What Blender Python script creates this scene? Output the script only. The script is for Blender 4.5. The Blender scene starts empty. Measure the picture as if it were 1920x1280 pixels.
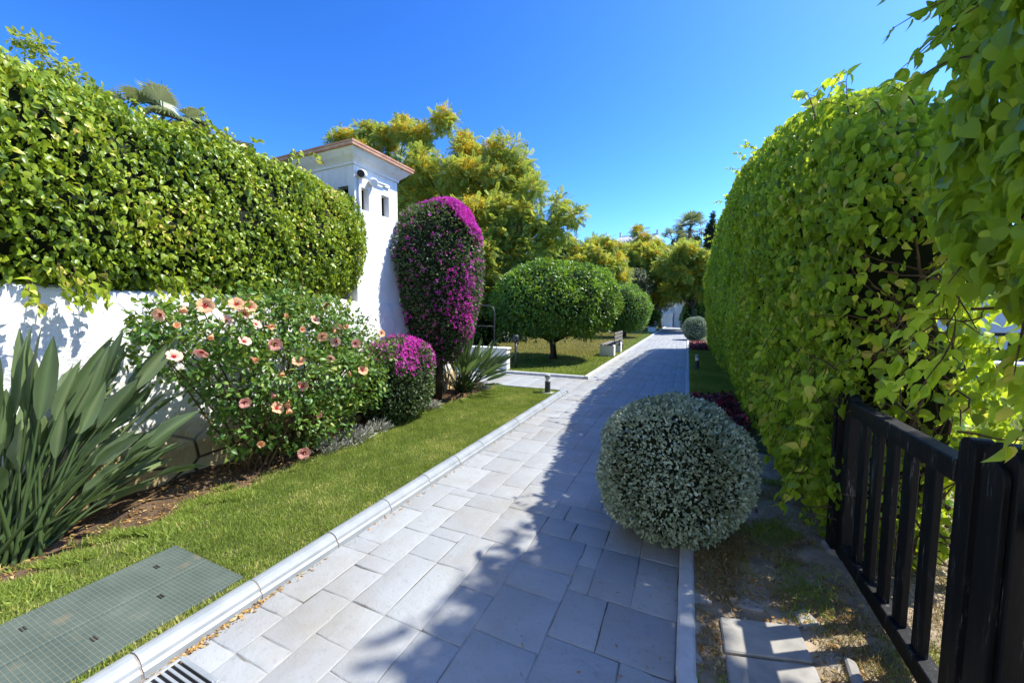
import bpy, bmesh, math
import numpy as np
from mathutils import Vector

rng = np.random.default_rng(11)
scene = bpy.context.scene
col = scene.collection
PI = math.pi

# ------------------------------------------------------------------ survey: pixel of the photograph -> metres in the place
FPX, EYE, YAW, PITCH = 720.0, 1.6, math.radians(24.55), math.radians(4.37)
def ray(u, v):
    x = (u-960)/FPX; y = -(v-640)/FPX
    fw = math.cos(PITCH)+y*math.sin(PITCH); up = -math.sin(PITCH)+y*math.cos(PITCH)
    return x*math.cos(YAW)-fw*math.sin(YAW), x*math.sin(YAW)+fw*math.cos(YAW), up
def atX(u, v, X0):
    X, Y, Z = ray(u, v); t = X0/X
    return np.array([X0, Y*t, EYE+Z*t])
def atY(u, v, Y0):
    X, Y, Z = ray(u, v); t = Y0/Y
    return np.array([X*t, Y0, EYE+Z*t])

# ------------------------------------------------------------------ object helpers
LOC = {}
def tag(o, label=None, cat=None, group=None, kind=None):
    if label: o['label'] = label
    if cat: o['category'] = cat
    if group: o['group'] = group
    if kind: o['kind'] = kind
    return o
def thing(name, label, cat, loc=(0, 0, 0), group=None):
    o = bpy.data.objects.new(name, None); col.objects.link(o)
    o.location = loc; o.empty_display_size = .1
    LOC[o.name] = np.array(loc, float)
    return tag(o, label, cat, group)
def finish(name, me, mat, parent=None, smooth=False):
    o = bpy.data.objects.new(name, me); col.objects.link(o)
    if mat: me.materials.append(mat)
    if parent is not None: o.parent = parent
    if smooth: me.shade_smooth()
    return o
def world_off(parent):
    off = np.zeros(3)
    p = parent
    while p is not None:
        off = off+LOC.get(p.name, 0); p = p.parent
    return off
def arr_mesh(name, V, loops, totals, mat, parent=None, rnd=None, smooth=False):
    V = np.asarray(V, np.float32)
    if parent is not None: V = (V-world_off(parent)).astype(np.float32)
    loops = np.asarray(loops, np.int32); totals = np.asarray(totals, np.int32)
    me = bpy.data.meshes.new(name)
    me.vertices.add(len(V)); me.vertices.foreach_set('co', V.ravel())
    me.loops.add(len(loops)); me.loops.foreach_set('vertex_index', loops)
    me.polygons.add(len(totals))
    me.polygons.foreach_set('loop_start', np.concatenate([[0], np.cumsum(totals)[:-1]]).astype(np.int32))
    if rnd is not None:
        a = me.attributes.new('rnd', 'FLOAT', 'POINT'); a.data.foreach_set('value', np.asarray(rnd, np.float32))
    me.update(calc_edges=True)
    return finish(name, me, mat, parent, smooth)

class MB:
    def __init__(s): s.V = []; s.F = []
    def add(s, V, F):
        n = len(s.V); s.V += [tuple(map(float, v)) for v in V]; s.F += [tuple(i+n for i in f) for f in F]; return s
    def box(s, a, b, M=None):
        x0, y0, z0 = a; x1, y1, z1 = b
        V = [(x0,y0,z0),(x1,y0,z0),(x1,y1,z0),(x0,y1,z0),(x0,y0,z1),(x1,y0,z1),(x1,y1,z1),(x0,y1,z1)]
        if M: V = [M(v) for v in V]
        return s.add(V, [(0,3,2,1),(4,5,6,7),(0,1,5,4),(1,2,6,5),(2,3,7,6),(3,0,4,7)])
    def tube(s, pts, rad, n=8, cap=True):
        pts = [np.array(p, float) for p in pts]
        if not hasattr(rad, '__len__'): rad = [rad]*len(pts)
        V = []; F = []
        ref = None
        for i, p in enumerate(pts):
            d = pts[min(i+1, len(pts)-1)]-pts[max(i-1, 0)]; d = d/(np.linalg.norm(d)+1e-9)
            if ref is None: ref = np.array([1., 0, 0]) if abs(d[0]) < .8 else np.array([0, 1., 0])
            a = ref-d*np.dot(ref, d); a /= np.linalg.norm(a)+1e-9; ref = a; b = np.cross(d, a)
            for k in range(n):
                t = 2*PI*k/n; V.append(p+rad[i]*(math.cos(t)*a+math.sin(t)*b))
        for i in range(len(pts)-1):
            for k in range(n):
                F.append((i*n+k, i*n+(k+1) % n, (i+1)*n+(k+1) % n, (i+1)*n+k))
        if cap:
            F.append(tuple(range(n-1, -1, -1))); F.append(tuple(range((len(pts)-1)*n, len(pts)*n)))
        return s.add(V, F)
    def prism(s, poly, axis, a, b):
        """poly: 2-D outline, swept along axis from a to b"""
        n = len(poly); V = []
        for t in (a, b):
            for p in poly:
                v = [0, 0, 0]; o = [i for i in range(3) if i != axis]
                v[axis] = t; v[o[0]] = p[0]; v[o[1]] = p[1]; V.append(v)
        F = [tuple(range(n)), tuple(range(2*n-1, n-1, -1))]+[(i, i+n, (i+1) % n+n, (i+1) % n) for i in range(n)]
        return s.add(V, F)
    def grid(s, P):
        """P: (a,b,3) array"""
        a, b, _ = P.shape; V = P.reshape(-1, 3)
        F = [(i*b+j, (i+1)*b+j, (i+1)*b+j+1, i*b+j+1) for i in range(a-1) for j in range(b-1)]
        return s.add(V, F)
    def build(s, name, mat, parent=None, bevel=0, smooth=False, seg=1):
        off = world_off(parent) if parent is not None else np.zeros(3)
        me = bpy.data.meshes.new(name)
        bm = bmesh.new()
        vs = [bm.verts.new(np.array(v)-off) for v in s.V]
        for f in s.F:
            try: bm.faces.new([vs[i] for i in f])
            except ValueError: pass
        bmesh.ops.recalc_face_normals(bm, faces=bm.faces)
        if bevel: bmesh.ops.bevel(bm, geom=list(bm.edges), offset=bevel, segments=seg, affect='EDGES', profile=.5)
        bm.to_mesh(me); bm.free()
        return finish(name, me, mat, parent, smooth)

# ------------------------------------------------------------------ materials
def srgb(*c): return tuple(((x/255)/12.92 if x/255 <= .04045 else ((x/255+.055)/1.055)**2.4) for x in c)+(1.,)
class NT:
    def __init__(s, name):
        s.m = bpy.data.materials.new(name); s.m.use_nodes = True; s.t = s.m.node_tree
        s.b = s.t.nodes['Principled BSDF']; s.out = s.t.nodes['Material Output']
    def n(s, typ, **kw):
        nd = s.t.nodes.new(typ)
        for k, v in kw.items():
            if k in nd.inputs.keys(): nd.inputs[k].default_value = v
            else: setattr(nd, k, v)
        return nd
    def l(s, a, b): s.t.links.new(a, b)
    def coord(s, scale=(1, 1, 1)):
        g = s.n('ShaderNodeNewGeometry'); mp = s.n('ShaderNodeMapping'); mp.inputs['Scale'].default_value = scale
        s.l(g.outputs['Position'], mp.inputs['Vector']); return mp.outputs['Vector']
    def noise(s, sc, detail=4, rough=.6, vec=None, dist=0):
        nd = s.n('ShaderNodeTexNoise'); nd.inputs['Scale'].default_value = sc; nd.inputs['Detail'].default_value = detail
        nd.inputs['Roughness'].default_value = rough; nd.inputs['Distortion'].default_value = dist
        s.l(vec if vec is not None else s.coord(), nd.inputs['Vector']); return nd.outputs['Fac']
    def ramp(s, fac, stops, interp='LINEAR'):
        r = s.n('ShaderNodeValToRGB'); r.color_ramp.interpolation = interp
        e = r.color_ramp.elements
        while len(e) < len(stops): e.new(.5)
        for k, (p, c) in enumerate(stops):
            e[k].position = p; e[k].color = c if len(c) == 4 else tuple(c)+(1,)
        s.l(fac, r.inputs['Fac']); return r.outputs['Color']
    def mix(s, fac, a, b, typ='MIX'):
        m = s.n('ShaderNodeMix', data_type='RGBA', blend_type=typ)
        for sock, v in ((m.inputs[0], fac), (m.inputs[6], a), (m.inputs[7], b)):
            if hasattr(v, 'links') or isinstance(v, bpy.types.NodeSocket): s.l(v, sock)
            else: sock.default_value = v
        return m.outputs[2]
    def math(s, op, a, b=0.0, clamp=False):
        m = s.n('ShaderNodeMath', operation=op, use_clamp=clamp)
        for sock, v in ((m.inputs[0], a), (m.inputs[1], b)):
            if isinstance(v, bpy.types.NodeSocket): s.l(v, sock)
            else: sock.default_value = v
        return m.outputs[0]
    def bump(s, h, strength=.3, dist=.01):
        b = s.n('ShaderNodeBump'); b.inputs['Strength'].default_value = strength; b.inputs['Distance'].default_value = dist
        s.l(h, b.inputs['Height']); s.l(b.outputs['Normal'], s.b.inputs['Normal'])
    def base(s, c, rough=.7, spec=.4):
        if isinstance(c, bpy.types.NodeSocket): s.l(c, s.b.inputs['Base Color'])
        else: s.b.inputs['Base Color'].default_value = c
        if isinstance(rough, bpy.types.NodeSocket): s.l(rough, s.b.inputs['Roughness'])
        else: s.b.inputs['Roughness'].default_value = rough
        s.b.inputs['Specular IOR Level'].default_value = spec
        return s.m

def leaf_mat(name, stops, trans, tf=.3, rough=.42, spec=.5, gain=1.0):
    """leaf: colour varies leaf by leaf (rnd), light passes through the blade"""
    k = NT(name)
    stops = [(p, tuple(min(.85, x*gain) for x in c)) for p, c in stops]
    a = k.n('ShaderNodeAttribute', attribute_name='rnd')
    c = k.ramp(a.outputs['Fac'], stops)
    k.base(c, rough, spec)
    tr = k.n('ShaderNodeBsdfTranslucent')
    tc = k.mix(.55, c, trans, 'MIX')
    k.l(tc, tr.inputs['Color'])
    mx = k.n('ShaderNodeMixShader'); mx.inputs[0].default_value = tf
    k.l(k.b.outputs[0], mx.inputs[1]); k.l(tr.outputs[0], mx.inputs[2]); k.l(mx.outputs[0], k.out.inputs['Surface'])
    return k.m

M = {}
M['ficus'] = leaf_mat('creeper leaf', [(0, (.05, .085, .010)), (.40, (.115, .185, .014)), (.78, (.21, .29, .02)), (.93, (.33, .38, .035)), (1, (.40, .33, .06))], (.68, .76, .03, 1), .5, .40, .32, 2.25)  # creeper leaf with its colour lightened to lift the shaded hedge
M['ficus_sun'] = leaf_mat('sunny creeper leaf', [(0, (.05, .095, .010)), (.40, (.135, .205, .014)), (.8, (.25, .31, .02)), (.94, (.38, .40, .04)), (1, (.42, .34, .07))], (.5, .58, .03, 1), .32, .36, .42, 1.5)  # copy of the same creeper leaf, coloured for the sunlit hedge
M['citrus'] = leaf_mat('citrus leaf', [(0, (.022, .055, .012)), (.5, (.055, .125, .018)), (.85, (.11, .20, .025)), (1, (.20, .29, .04))], (.40, .56, .03, 1), .34, .36, .5, 2.0)
M['boug_leaf'] = leaf_mat('bougainvillea leaf', [(0, (.018, .035, .014)), (.6, (.045, .08, .025)), (1, (.12, .15, .06))], (.25, .34, .05, 1), .25, .5, .4, 1.7)
M['bract'] = leaf_mat('bougainvillea bract', [(0, (.42, .03, .26)), (.5, (.62, .045, .42)), (1, (.75, .12, .52))], (.85, .08, .6, 1), .3, .6, .2)
M['bract_far'] = leaf_mat('dusky pink bract', [(0, (.35, .03, .10)), (1, (.6, .12, .25))], (.8, .1, .3, 1), .3, .6, .2)
M['hib_leaf'] = leaf_mat('hibiscus leaf', [(0, (.028, .07, .016)), (.5, (.07, .15, .025)), (.85, (.15, .24, .045)), (1, (.32, .34, .09))], (.38, .5, .03, 1), .3, .38, .4, 1.4)
M['tip_leaf'] = leaf_mat('feathery tree leaf', [(0, (.05, .08, .018)), (.5, (.12, .17, .03)), (1, (.24, .28, .055))], (.60, .62, .06, 1), .48, .5, .3, 2.0)
M['tip_flower'] = leaf_mat('yellow blossom', [(0, (.72, .44, .015)), (.6, (.84, .61, .035)), (1, (.88, .74, .16))], (.9, .6, .03, 1), .3, .6, .2)
M['olive'] = leaf_mat('grey green leaf', [(0, (.06, .08, .04)), (.5, (.14, .17, .09)), (1, (.28, .31, .20))], (.3, .36, .15, 1), .2, .5, .4)
M['silver'] = leaf_mat('silver ball leaf', [(0, (.12, .15, .08)), (.5, (.36, .43, .27)), (1, (.60, .68, .52))], (.4, .44, .22, 1), .2, .6, .25, 1.1)
M['dusty'] = leaf_mat('silver felt leaf', [(0, (.20, .21, .16)), (.6, (.38, .39, .33)), (1, (.55, .54, .45))], (.5, .5, .4, 1), .15, .7, .2)
M['strel'] = leaf_mat('strap leaf', [(0, (.045, .075, .03)), (.5, (.10, .15, .06)), (1, (.22, .28, .12))], (.25, .42, .08, 1), .18, .36, .5)
M['stalk'] = leaf_mat('leaf stalk', [(0, (.06, .10, .03)), (1, (.16, .21, .08))], (.3, .4, .1, 1), .08, .4, .5)
M['grass'] = leaf_mat('lawn blade', [(0, (.085, .12, .022)), (.5, (.145, .20, .038)), (.82, (.22, .265, .06)), (1, (.42, .36, .15))], (.48, .56, .04, 1), .36, .5, .25, 1.75)
M['grass_dry'] = leaf_mat('dry lawn blade', [(0, (.10, .10, .03)), (.35, (.20, .17, .06)), (.75, (.36, .29, .13)), (1, (.48, .40, .21))], (.5, .4, .15, 1), .25, .6, .3)
M['grass_yellow'] = leaf_mat('yellowing lawn blade', [(0, (.20, .19, .03)), (.5, (.36, .29, .055)), (1, (.52, .40, .11))], (.6, .5, .1, 1), .25, .6, .3)
M['red_leaf'] = leaf_mat('red bedding leaf', [(0, (.035, .03, .012)), (.5, (.10, .03, .02)), (.8, (.30, .02, .03)), (1, (.55, .05, .09))], (.5, .06, .06, 1), .2, .4, .5)
M['palm'] = leaf_mat('fan palm blade', [(0, (.05, .075, .03)), (.6, (.13, .16, .07)), (1, (.30, .31, .17))], (.45, .5, .14, 1), .3, .45, .5, 1.5)
M['cypress'] = leaf_mat('cypress spray', [(0, (.02, .04, .02)), (1, (.08, .115, .055))], (.1, .15, .05, 1), .1, .7, .2)
M['litter'] = leaf_mat('fallen leaf', [(0, (.16, .08, .03)), (.5, (.38, .22, .06)), (1, (.6, .48, .25))], (.5, .3, .1, 1), .15, .7, .2)

def m_bark(name, c1, c2):
    k = NT(name); f = k.noise(14, 6, .7, k.coord((1, 1, .25)))
    k.base(k.ramp(f, [(.3, c1), (.7, c2)]), .9, .2); k.bump(f, .6, .02); return k.m
M['bark'] = m_bark('bark', (.035, .026, .018), (.12, .09, .065))
M['twig'] = m_bark('twig', (.05, .032, .018), (.17, .11, .06))
M['core'] = m_bark('shaded twig mass', (.008, .012, .005), (.022, .028, .010))  # near-black, so the shade inside a bush is in the colour

def m_plaster():
    k = NT('white lime plaster')
    f = k.noise(9, 6, .65); g = k.noise(1.6, 3, .6)
    c = k.ramp(g, [(.3, srgb(214, 214, 209)), (.7, srgb(234, 234, 230))])
    st = k.noise(7, 5, .7, k.coord((1.6, 1.6, .14))); c = k.mix(k.ramp(st, [(.54, (0, 0, 0)), (.74, (.55, .55, .55))]), c, srgb(176, 172, 160))
    k.base(c, .85, .2); h = k.math('ADD', k.math('MULTIPLY', f, .6), k.math('MULTIPLY', k.noise(45, 3, .5), .25)); k.bump(h, .45, .02)
    return k.m
M['plaster'] = m_plaster()
def m_gardenwall():
    # white rough-cast over rubble: the limewash has worn off the lowest courses, showing ochre stone and dark joints
    k = NT('limewashed rubble wall')
    vec = k.coord()
    sep = k.n('ShaderNodeSeparateXYZ'); k.l(vec, sep.inputs[0])
    z = k.math('ADD', sep.outputs['Z'], k.math('MULTIPLY', k.math('SUBTRACT', k.noise(3.2, 4, .6), .5), .42))
    worn = k.ramp(z, [(.34, (1, 1, 1)), (.60, (0, 0, 0))])
    vw = k.n('ShaderNodeVectorMath', operation='ADD')
    k.l(k.coord((.01, 2.3, 3.2)), vw.inputs[0])
    nz = k.n('ShaderNodeTexNoise'); nz.inputs['Scale'].default_value = 2.5; k.l(vec, nz.inputs['Vector'])
    k.l(k.mix(.85, nz.outputs['Color'], (0, 0, 0, 1)), vw.inputs[1])
    vo = k.n('ShaderNodeTexVoronoi', feature='DISTANCE_TO_EDGE'); vo.inputs['Scale'].default_value = 1.0
    k.l(vw.outputs[0], vo.inputs['Vector'])
    vc = k.n('ShaderNodeTexVoronoi'); vc.inputs['Scale'].default_value = 1.0; k.l(vw.outputs[0], vc.inputs['Vector'])
    joint = k.ramp(vo.outputs['Distance'], [(.012, (1, 1, 1)), (.05, (0, 0, 0))])
    stone = k.mix(.5, k.ramp(k.noise(11, 6, .7), [(.3, srgb(138, 112, 70)), (.7, srgb(196, 174, 124))]), k.ramp(vc.outputs['Distance'], [(0, srgb(186, 160, 112)), (1, srgb(214, 196, 156))]))
    stone = k.mix(joint, stone, srgb(62, 54, 42))
    white = k.ramp(k.noise(1.4, 4, .6), [(.25, srgb(214, 214, 208)), (.7, srgb(238, 238, 234))])
    k.base(k.mix(worn, white, stone), .88, .2)
    h = k.math('ADD', k.noise(7, 7, .62), k.math('MULTIPLY', k.noise(38, 3, .5), .3))
    h = k.math('SUBTRACT', h, k.math('MULTIPLY', k.math('MULTIPLY', joint, worn), .35))
    k.bump(h, .55, .05)
    return k.m
M['gardenwall'] = m_gardenwall()
def m_slab():
    k = NT('stamped pale grey slate')
    a = k.n('ShaderNodeAttribute', attribute_name='rnd')
    c = k.ramp(a.outputs['Fac'], [(0, srgb(149, 152, 152)), (.5, srgb(154, 157, 156)), (1, srgb(159, 162, 160))])
    st = k.noise(1.3, 5, .65); sm = k.noise(26, 5, .7)
    c = k.mix(k.ramp(st, [(.44, (0, 0, 0)), (.72, (.75, .75, .75))]), c, srgb(140, 134, 120))
    c = k.mix(k.ramp(sm, [(.56, (0, 0, 0)), (.70, (.45, .45, .45))]), c, srgb(120, 120, 116))
    k.base(c, .62, .35)
    h = k.math('ADD', k.noise(5.5, 6, .62, dist=.8), k.math('MULTIPLY', k.noise(60, 3, .6), .25))
    k.bump(h, .5, .018)
    return k.m
M['slab'] = m_slab()
def m_joint():
    k = NT('worn joint')
    k.base(k.ramp(k.noise(1.7, 3, .6), [(.44, srgb(84, 78, 68)), (.56, srgb(158, 158, 154))]), .9, .2); return k.m
M['joint'] = m_joint()
def m_simple(name, c1, c2, sc=6, rough=.7, bump=.2, bd=.01, spec=.3, vs=(1, 1, 1)):
    k = NT(name); f = k.noise(sc, 5, .65, k.coord(vs))
    k.base(k.ramp(f, [(.3, c1), (.7, c2)]), rough, spec)
    if bump: k.bump(f, bump, bd)
    return k.m
M['kerb'] = m_simple('painted kerb', srgb(132, 138, 140), srgb(156, 161, 162), 5, .42, .15, .006, .5)
M['kerb_rough'] = m_simple('rough kerb', srgb(168, 170, 168), srgb(200, 200, 196), 9, .8, .4, .01)
M['mortar'] = m_simple('kerb joint', srgb(120, 108, 96), srgb(170, 160, 150), 20, .9, .4)
M['soil'] = m_simple('garden soil', (.035, .022, .013), (.15, .098, .058), 10, .95, .9, .04)
M['soil_dry'] = m_simple('dry verge soil', (.17, .13, .085), (.44, .35, .23), 6, .95, .8, .03)
M['lawn_base'] = m_simple('lawn thatch', (.04, .055, .014), (.11, .12, .03), 9, .95, .6, .02)
M['lawn_yellow'] = m_simple('dry lawn thatch', (.16, .13, .03), (.28, .22, .06), 7, .95, .6, .02)
M['ground'] = m_simple('ground', (.06, .07, .025), (.14, .13, .06), .6, .95, .5, .05)
M['hill'] = m_simple('hillside scrub', (.03, .045, .018), (.10, .11, .05), .5, .95, .5, .3)
M['paving'] = m_simple('grey terrace', srgb(118, 118, 112), srgb(150, 149, 140), 3, .8, .3)
def m_black():
    k = NT('weathered black paint')
    f = k.noise(22, 6, .75, k.coord((1.6, 1.6, .16))); g = k.noise(120, 3, .6, k.coord((1, 1, .12)))
    w = k.math('MULTIPLY', k.ramp(f, [(.57, (0, 0, 0)), (.66, (1, 1, 1))]), k.ramp(g, [(.45, (0, 0, 0)), (.6, (1, 1, 1))]))
    k.base(k.mix(k.math('MULTIPLY', w, .55), k.ramp(f, [(.3, (.004, .004, .004)), (.7, (.011, .011, .011))]), (.34, .33, .30, 1)), .55, .25)
    k.bump(k.math('ADD', f, k.math('MULTIPLY', g, .5)), .35, .004); return k.m
M['black'] = m_black()
M['terracotta'] = m_simple('terracotta tile', srgb(178, 120, 88), srgb(216, 170, 136), 8, .8, .3)
M['dark_glass'] = m_simple('dark niche glass', (.008, .009, .01), (.02, .022, .025), 3, .2, 0, 0, .5)
M['white_plastic'] = m_simple('white enamel', srgb(222, 222, 220), srgb(238, 238, 236), 4, .4, 0)
M['lens'] = m_simple('black lamp front', (.006, .006, .007), (.014, .014, .015), 3, .3, 0)
M['bollard'] = m_simple('charcoal lamp post', (.035, .037, .04), (.055, .058, .06), 6, .45, .1, .003, .4)
M['steel'] = m_simple('galvanised steel', srgb(128, 130, 130), srgb(160, 162, 160), 12, .4, .1, .003, .5)
M['frost'] = m_simple('frosted lamp ring', srgb(216, 218, 214), srgb(236, 236, 232), 5, .5, 0)
M['darkwood'] = m_simple('dark slatted timber', (.025, .022, .02), (.06, .052, .045), 10, .6, .3, .004)
M['greywood'] = m_simple('silvered timber', srgb(108, 104, 98), srgb(142, 138, 130), 10, .8, .3, .004, .3, (1, 1, .2))
M['slate'] = m_simple('riven slate flag', (.25, .24, .21), (.40, .38, .33), 7, .85, .7, .012)
M['stone'] = m_simple('flat rubble stone', (.22, .20, .165), (.42, .39, .33), 8, .9, .8, .02)
M['roofgrey'] = m_simple('pale grey roof', srgb(170, 170, 176), srgb(196, 196, 200), 3, .8, .1)
M['palewall'] = m_simple('pale wall', srgb(206, 208, 208), srgb(226, 228, 228), 2, .85, .1)
def m_grp():
    k = NT('green moulded grating')
    f = k.noise(4, 5, .7); br = k.n('ShaderNodeTexBrick')
    br.inputs['Scale'].default_value = 1; br.inputs['Brick Width'].default_value = .042; br.inputs['Row Height'].default_value = .019
    br.inputs['Mortar Size'].default_value = .0016; br.offset = 0.0; br.inputs['Mortar Smooth'].default_value = .3
    k.l(k.coord(), br.inputs['Vector'])
    c = k.ramp(f, [(.3, (.055, .080, .066)), (.6, (.085, .115, .095)), (.78, (.15, .165, .125))])
    dirt = k.ramp(k.noise(3.1, 3, .6), [(.60, (0, 0, 0)), (.72, (1, 1, 1))])
    c = k.mix(k.math('MULTIPLY', br.outputs['Fac'], .45), c, (.27, .26, .17, 1)); c = k.mix(k.math('MULTIPLY', dirt, .45), c, (.30, .22, .12, 1))
    k.base(c, .7, .3); k.bump(br.outputs['Fac'], .7, .006); return k.m
M['grp'] = m_grp()
def m_petal(name, tip, mid):
    k = NT(name)
    a = k.n('ShaderNodeAttribute', attribute_name='rnd')
    c = k.ramp(a.outputs['Fac'], [(0, mid), (.55, tip), (1, tip)])
    k.base(c, .6, .2)
    tr = k.n('ShaderNodeBsdfTranslucent'); k.l(c, tr.inputs['Color'])
    mx = k.n('ShaderNodeMixShader'); mx.inputs[0].default_value = .3
    k.l(k.b.outputs[0], mx.inputs[1]); k.l(tr.outputs[0], mx.inputs[2]); k.l(mx.outputs[0], k.out.inputs['Surface'])
    return k.m
M['petal_pink'] = m_petal('pink petal', (.88, .42, .34, 1), (.80, .20, .20, 1))
M['petal_peach'] = m_petal('peach petal', (.90, .50, .27, 1), (.86, .42, .27, 1))
M['petal_pale'] = m_petal('pale petal', (.90, .58, .42, 1), (.86, .36, .34, 1))
M['throat'] = m_simple('crimson throat', (.30, .008, .02), (.42, .015, .035), 20, .6, 0)
M['stamen'] = m_simple('pollen column', (.75, .42, .22), (.85, .6, .3), 30, .6, 0)

# ------------------------------------------------------------------ foliage machinery
def leaf_t(rows, fold=.12, droop=.15):
    """blade template: rows of (y, half width); raised edges, tip bent down"""
    V = []; F = []; prev = None
    for y, w in rows:
        zc = -droop*y*y
        if w <= 0: idx = [len(V)]; V.append((0, y, zc))
        else:
            idx = [len(V), len(V)+1, len(V)+2]
            V += [(-w, y, zc+fold*w), (0, y, zc), (w, y, zc+fold*w)]
        if prev is not None:
            if len(prev) == 3 and len(idx) == 3: F += [(prev[0], prev[1], idx[1], idx[0]), (prev[1], prev[2], idx[2], idx[1])]
            elif len(idx) == 1: F += [(prev[0], prev[1], idx[0]), (prev[1], prev[2], idx[0])]
            else: F += [(prev[0], idx[1], idx[0]), (prev[0], idx[2], idx[1])]
        prev = idx
    return np.array(V, float), F
HEART = leaf_t([(0, .10), (.10, .30), (.32, .37), (.58, .28), (.80, .12), (1, 0)], .35, .32)
HEART_LO = leaf_t([(0, .14), (.22, .36), (.6, .26), (1, 0)], .35, .3)
LANCE = leaf_t([(0, 0), (.3, .20), (.65, .17), (1, 0)], .4, .25)
OVAL = leaf_t([(0, 0), (.35, .28), (.7, .22), (1, 0)], .35, .2)
TOOTH = leaf_t([(0, 0), (.25, .27), (.55, .24), (.8, .12), (1, 0)], .4, .3)
SLIM = leaf_t([(0, .05), (.5, .13), (1, 0)], .5, .1)
BLADE = (np.array([(-.5, 0, 0), (.5, 0, 0), (-.38, .55, -.08), (.38, .55, -.08), (0, 1, -.35)]), [(0, 1, 3, 2), (2, 3, 4)])
def compound_t(pairs=6):
    V = []; F = []
    for i in range(pairs):
        y = .18+.72*i/(pairs-1); L = .30*(1-.35*abs(i/(pairs-1)-.4)); dz = -.22*y*y
        for sg in (-1, 1):
            n = len(V); d = np.array([sg*.86, .5, -.18]); w = np.array([.5, -sg*.86, 0])*.07*sg
            p = np.array([0, y, dz])
            V += [p, p+d*L*.5+w, p+d*L, p+d*L*.5-w]; F.append((n, n+1, n+2, n+3))
    n = len(V); V += [(0, .9, -.18), (.06, 1.02, -.24), (0, 1.16, -.3), (-.06, 1.02, -.24)]; F.append((n, n+1, n+2, n+3))
    n = len(V); V += [(-.012, 0, 0), (.012, 0, 0), (.008, .95, -.2), (-.008, .95, -.2)]; F.append((n, n+1, n+2, n+3))
    return np.array([np.array(v, float) for v in V]), F
COMP = compound_t()
def flower_t():
    V = []; F = []
    r = np.random.default_rng(3)
    for i in range(7):
        c = r.normal(0, .33, 3); a = r.normal(size=3); a /= np.linalg.norm(a); b = np.cross(a, r.normal(size=3)); b /= np.linalg.norm(b)
        n = len(V); V += [c-a*.22, c+b*.2, c+a*.22, c-b*.2]; F.append((n, n+1, n+2, n+3))
    return np.array(V), F
PUFF = flower_t()
def bract_t():
    V = []; F = []
    for k in range(3):
        t = 2*PI*k/3; d = np.array([math.cos(t), math.sin(t), 0]); s = np.array([-d[1], d[0], 0])
        n = len(V); V += [np.zeros(3), d*.5+s*.3+np.array([0, 0, .35]), d*.95+np.array([0, 0, .45]), d*.5-s*.3+np.array([0, 0, .35])]; F.append((n, n+1, n+2, n+3))
    return np.array(V), F
BRACT = bract_t()

def nrm(a): return a/(np.linalg.norm(a, axis=-1, keepdims=True)+1e-9)
def fuzz(P, f, seed=0):
    r = np.random.default_rng(seed); out = np.zeros(len(P))
    for k in range(5):
        d = r.normal(size=3); d /= np.linalg.norm(d)
        out += np.sin(P@d*f*r.uniform(.7, 1.6)*2*PI+r.uniform(0, 6.3))
    return out/2.4
def instance(name, tm, P, T, N, S, mat, parent, rnd):
    V0, F0 = tm; n = len(P); k = len(V0)
    y = nrm(T); z = nrm(N-y*np.sum(N*y, 1, keepdims=True)); x = np.cross(y, z)
    S = np.asarray(S, float)
    if S.ndim == 1: S = np.repeat(S[:, None], 3, 1)
    L = V0[None]*S[:, None, :]
    V = P[:, None]+L[..., 0:1]*x[:, None]+L[..., 1:2]*y[:, None]+L[..., 2:3]*z[:, None]
    fl = np.concatenate([np.array(f) for f in F0]); ft = np.array([len(f) for f in F0])
    loops = (fl[None]+np.arange(n)[:, None]*k).ravel(); totals = np.tile(ft, n)
    return arr_mesh(name, V.reshape(-1, 3), loops, totals, mat, parent, np.repeat(np.clip(rnd, 0, 1), k))
def sp(c, e): return np.sign(c)*np.abs(c)**e
def superq(cen, half, e1=1., e2=1., axis=1, deform=None):
    """rounded body (polar superellipses); axis is the long axis"""
    o = [i for i in range(3) if i != axis]
    def pol(a, e):
        p = 2/e; k = (np.abs(np.cos(a))**p+np.abs(np.sin(a))**p)**(-1/p); return np.cos(a)*k, np.sin(a)*k
    def f(u, v):
        r, s = pol((u-.5)*PI, e1); c, d = pol(v*2*PI, e2); P = np.zeros(u.shape+(3,))
        P[..., axis] = cen[axis]+half[axis]*s
        P[..., o[0]] = cen[o[0]]+half[o[0]]*r*c
        P[..., o[1]] = cen[o[1]]+half[o[1]]*r*d
        return deform(P) if deform else P
    return f
def sample(fn, n, cen, keep=None, over=8):
    """n points spread evenly over the surface, with outward normals"""
    m = n*over
    u = rng.uniform(.003, .997, m); v = rng.uniform(0, 1, m); h = 1e-3
    P = fn(u, v); du = fn(u+h, v)-fn(u-h, v); dv = fn(u, v+h)-fn(u, v-h)
    c = np.cross(du, dv); A = np.linalg.norm(c, axis=1); N = nrm(c)
    A = np.minimum(A, np.percentile(A, 99.9))
    flip = np.sum(N*(P-cen(P) if callable(cen) else P-np.array(cen)), 1) < 0; N[flip] *= -1
    if keep is not None: A = A*keep(P, N)
    idx = rng.choice(m, n, p=A/A.sum())
    return P[idx], N[idx]
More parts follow.
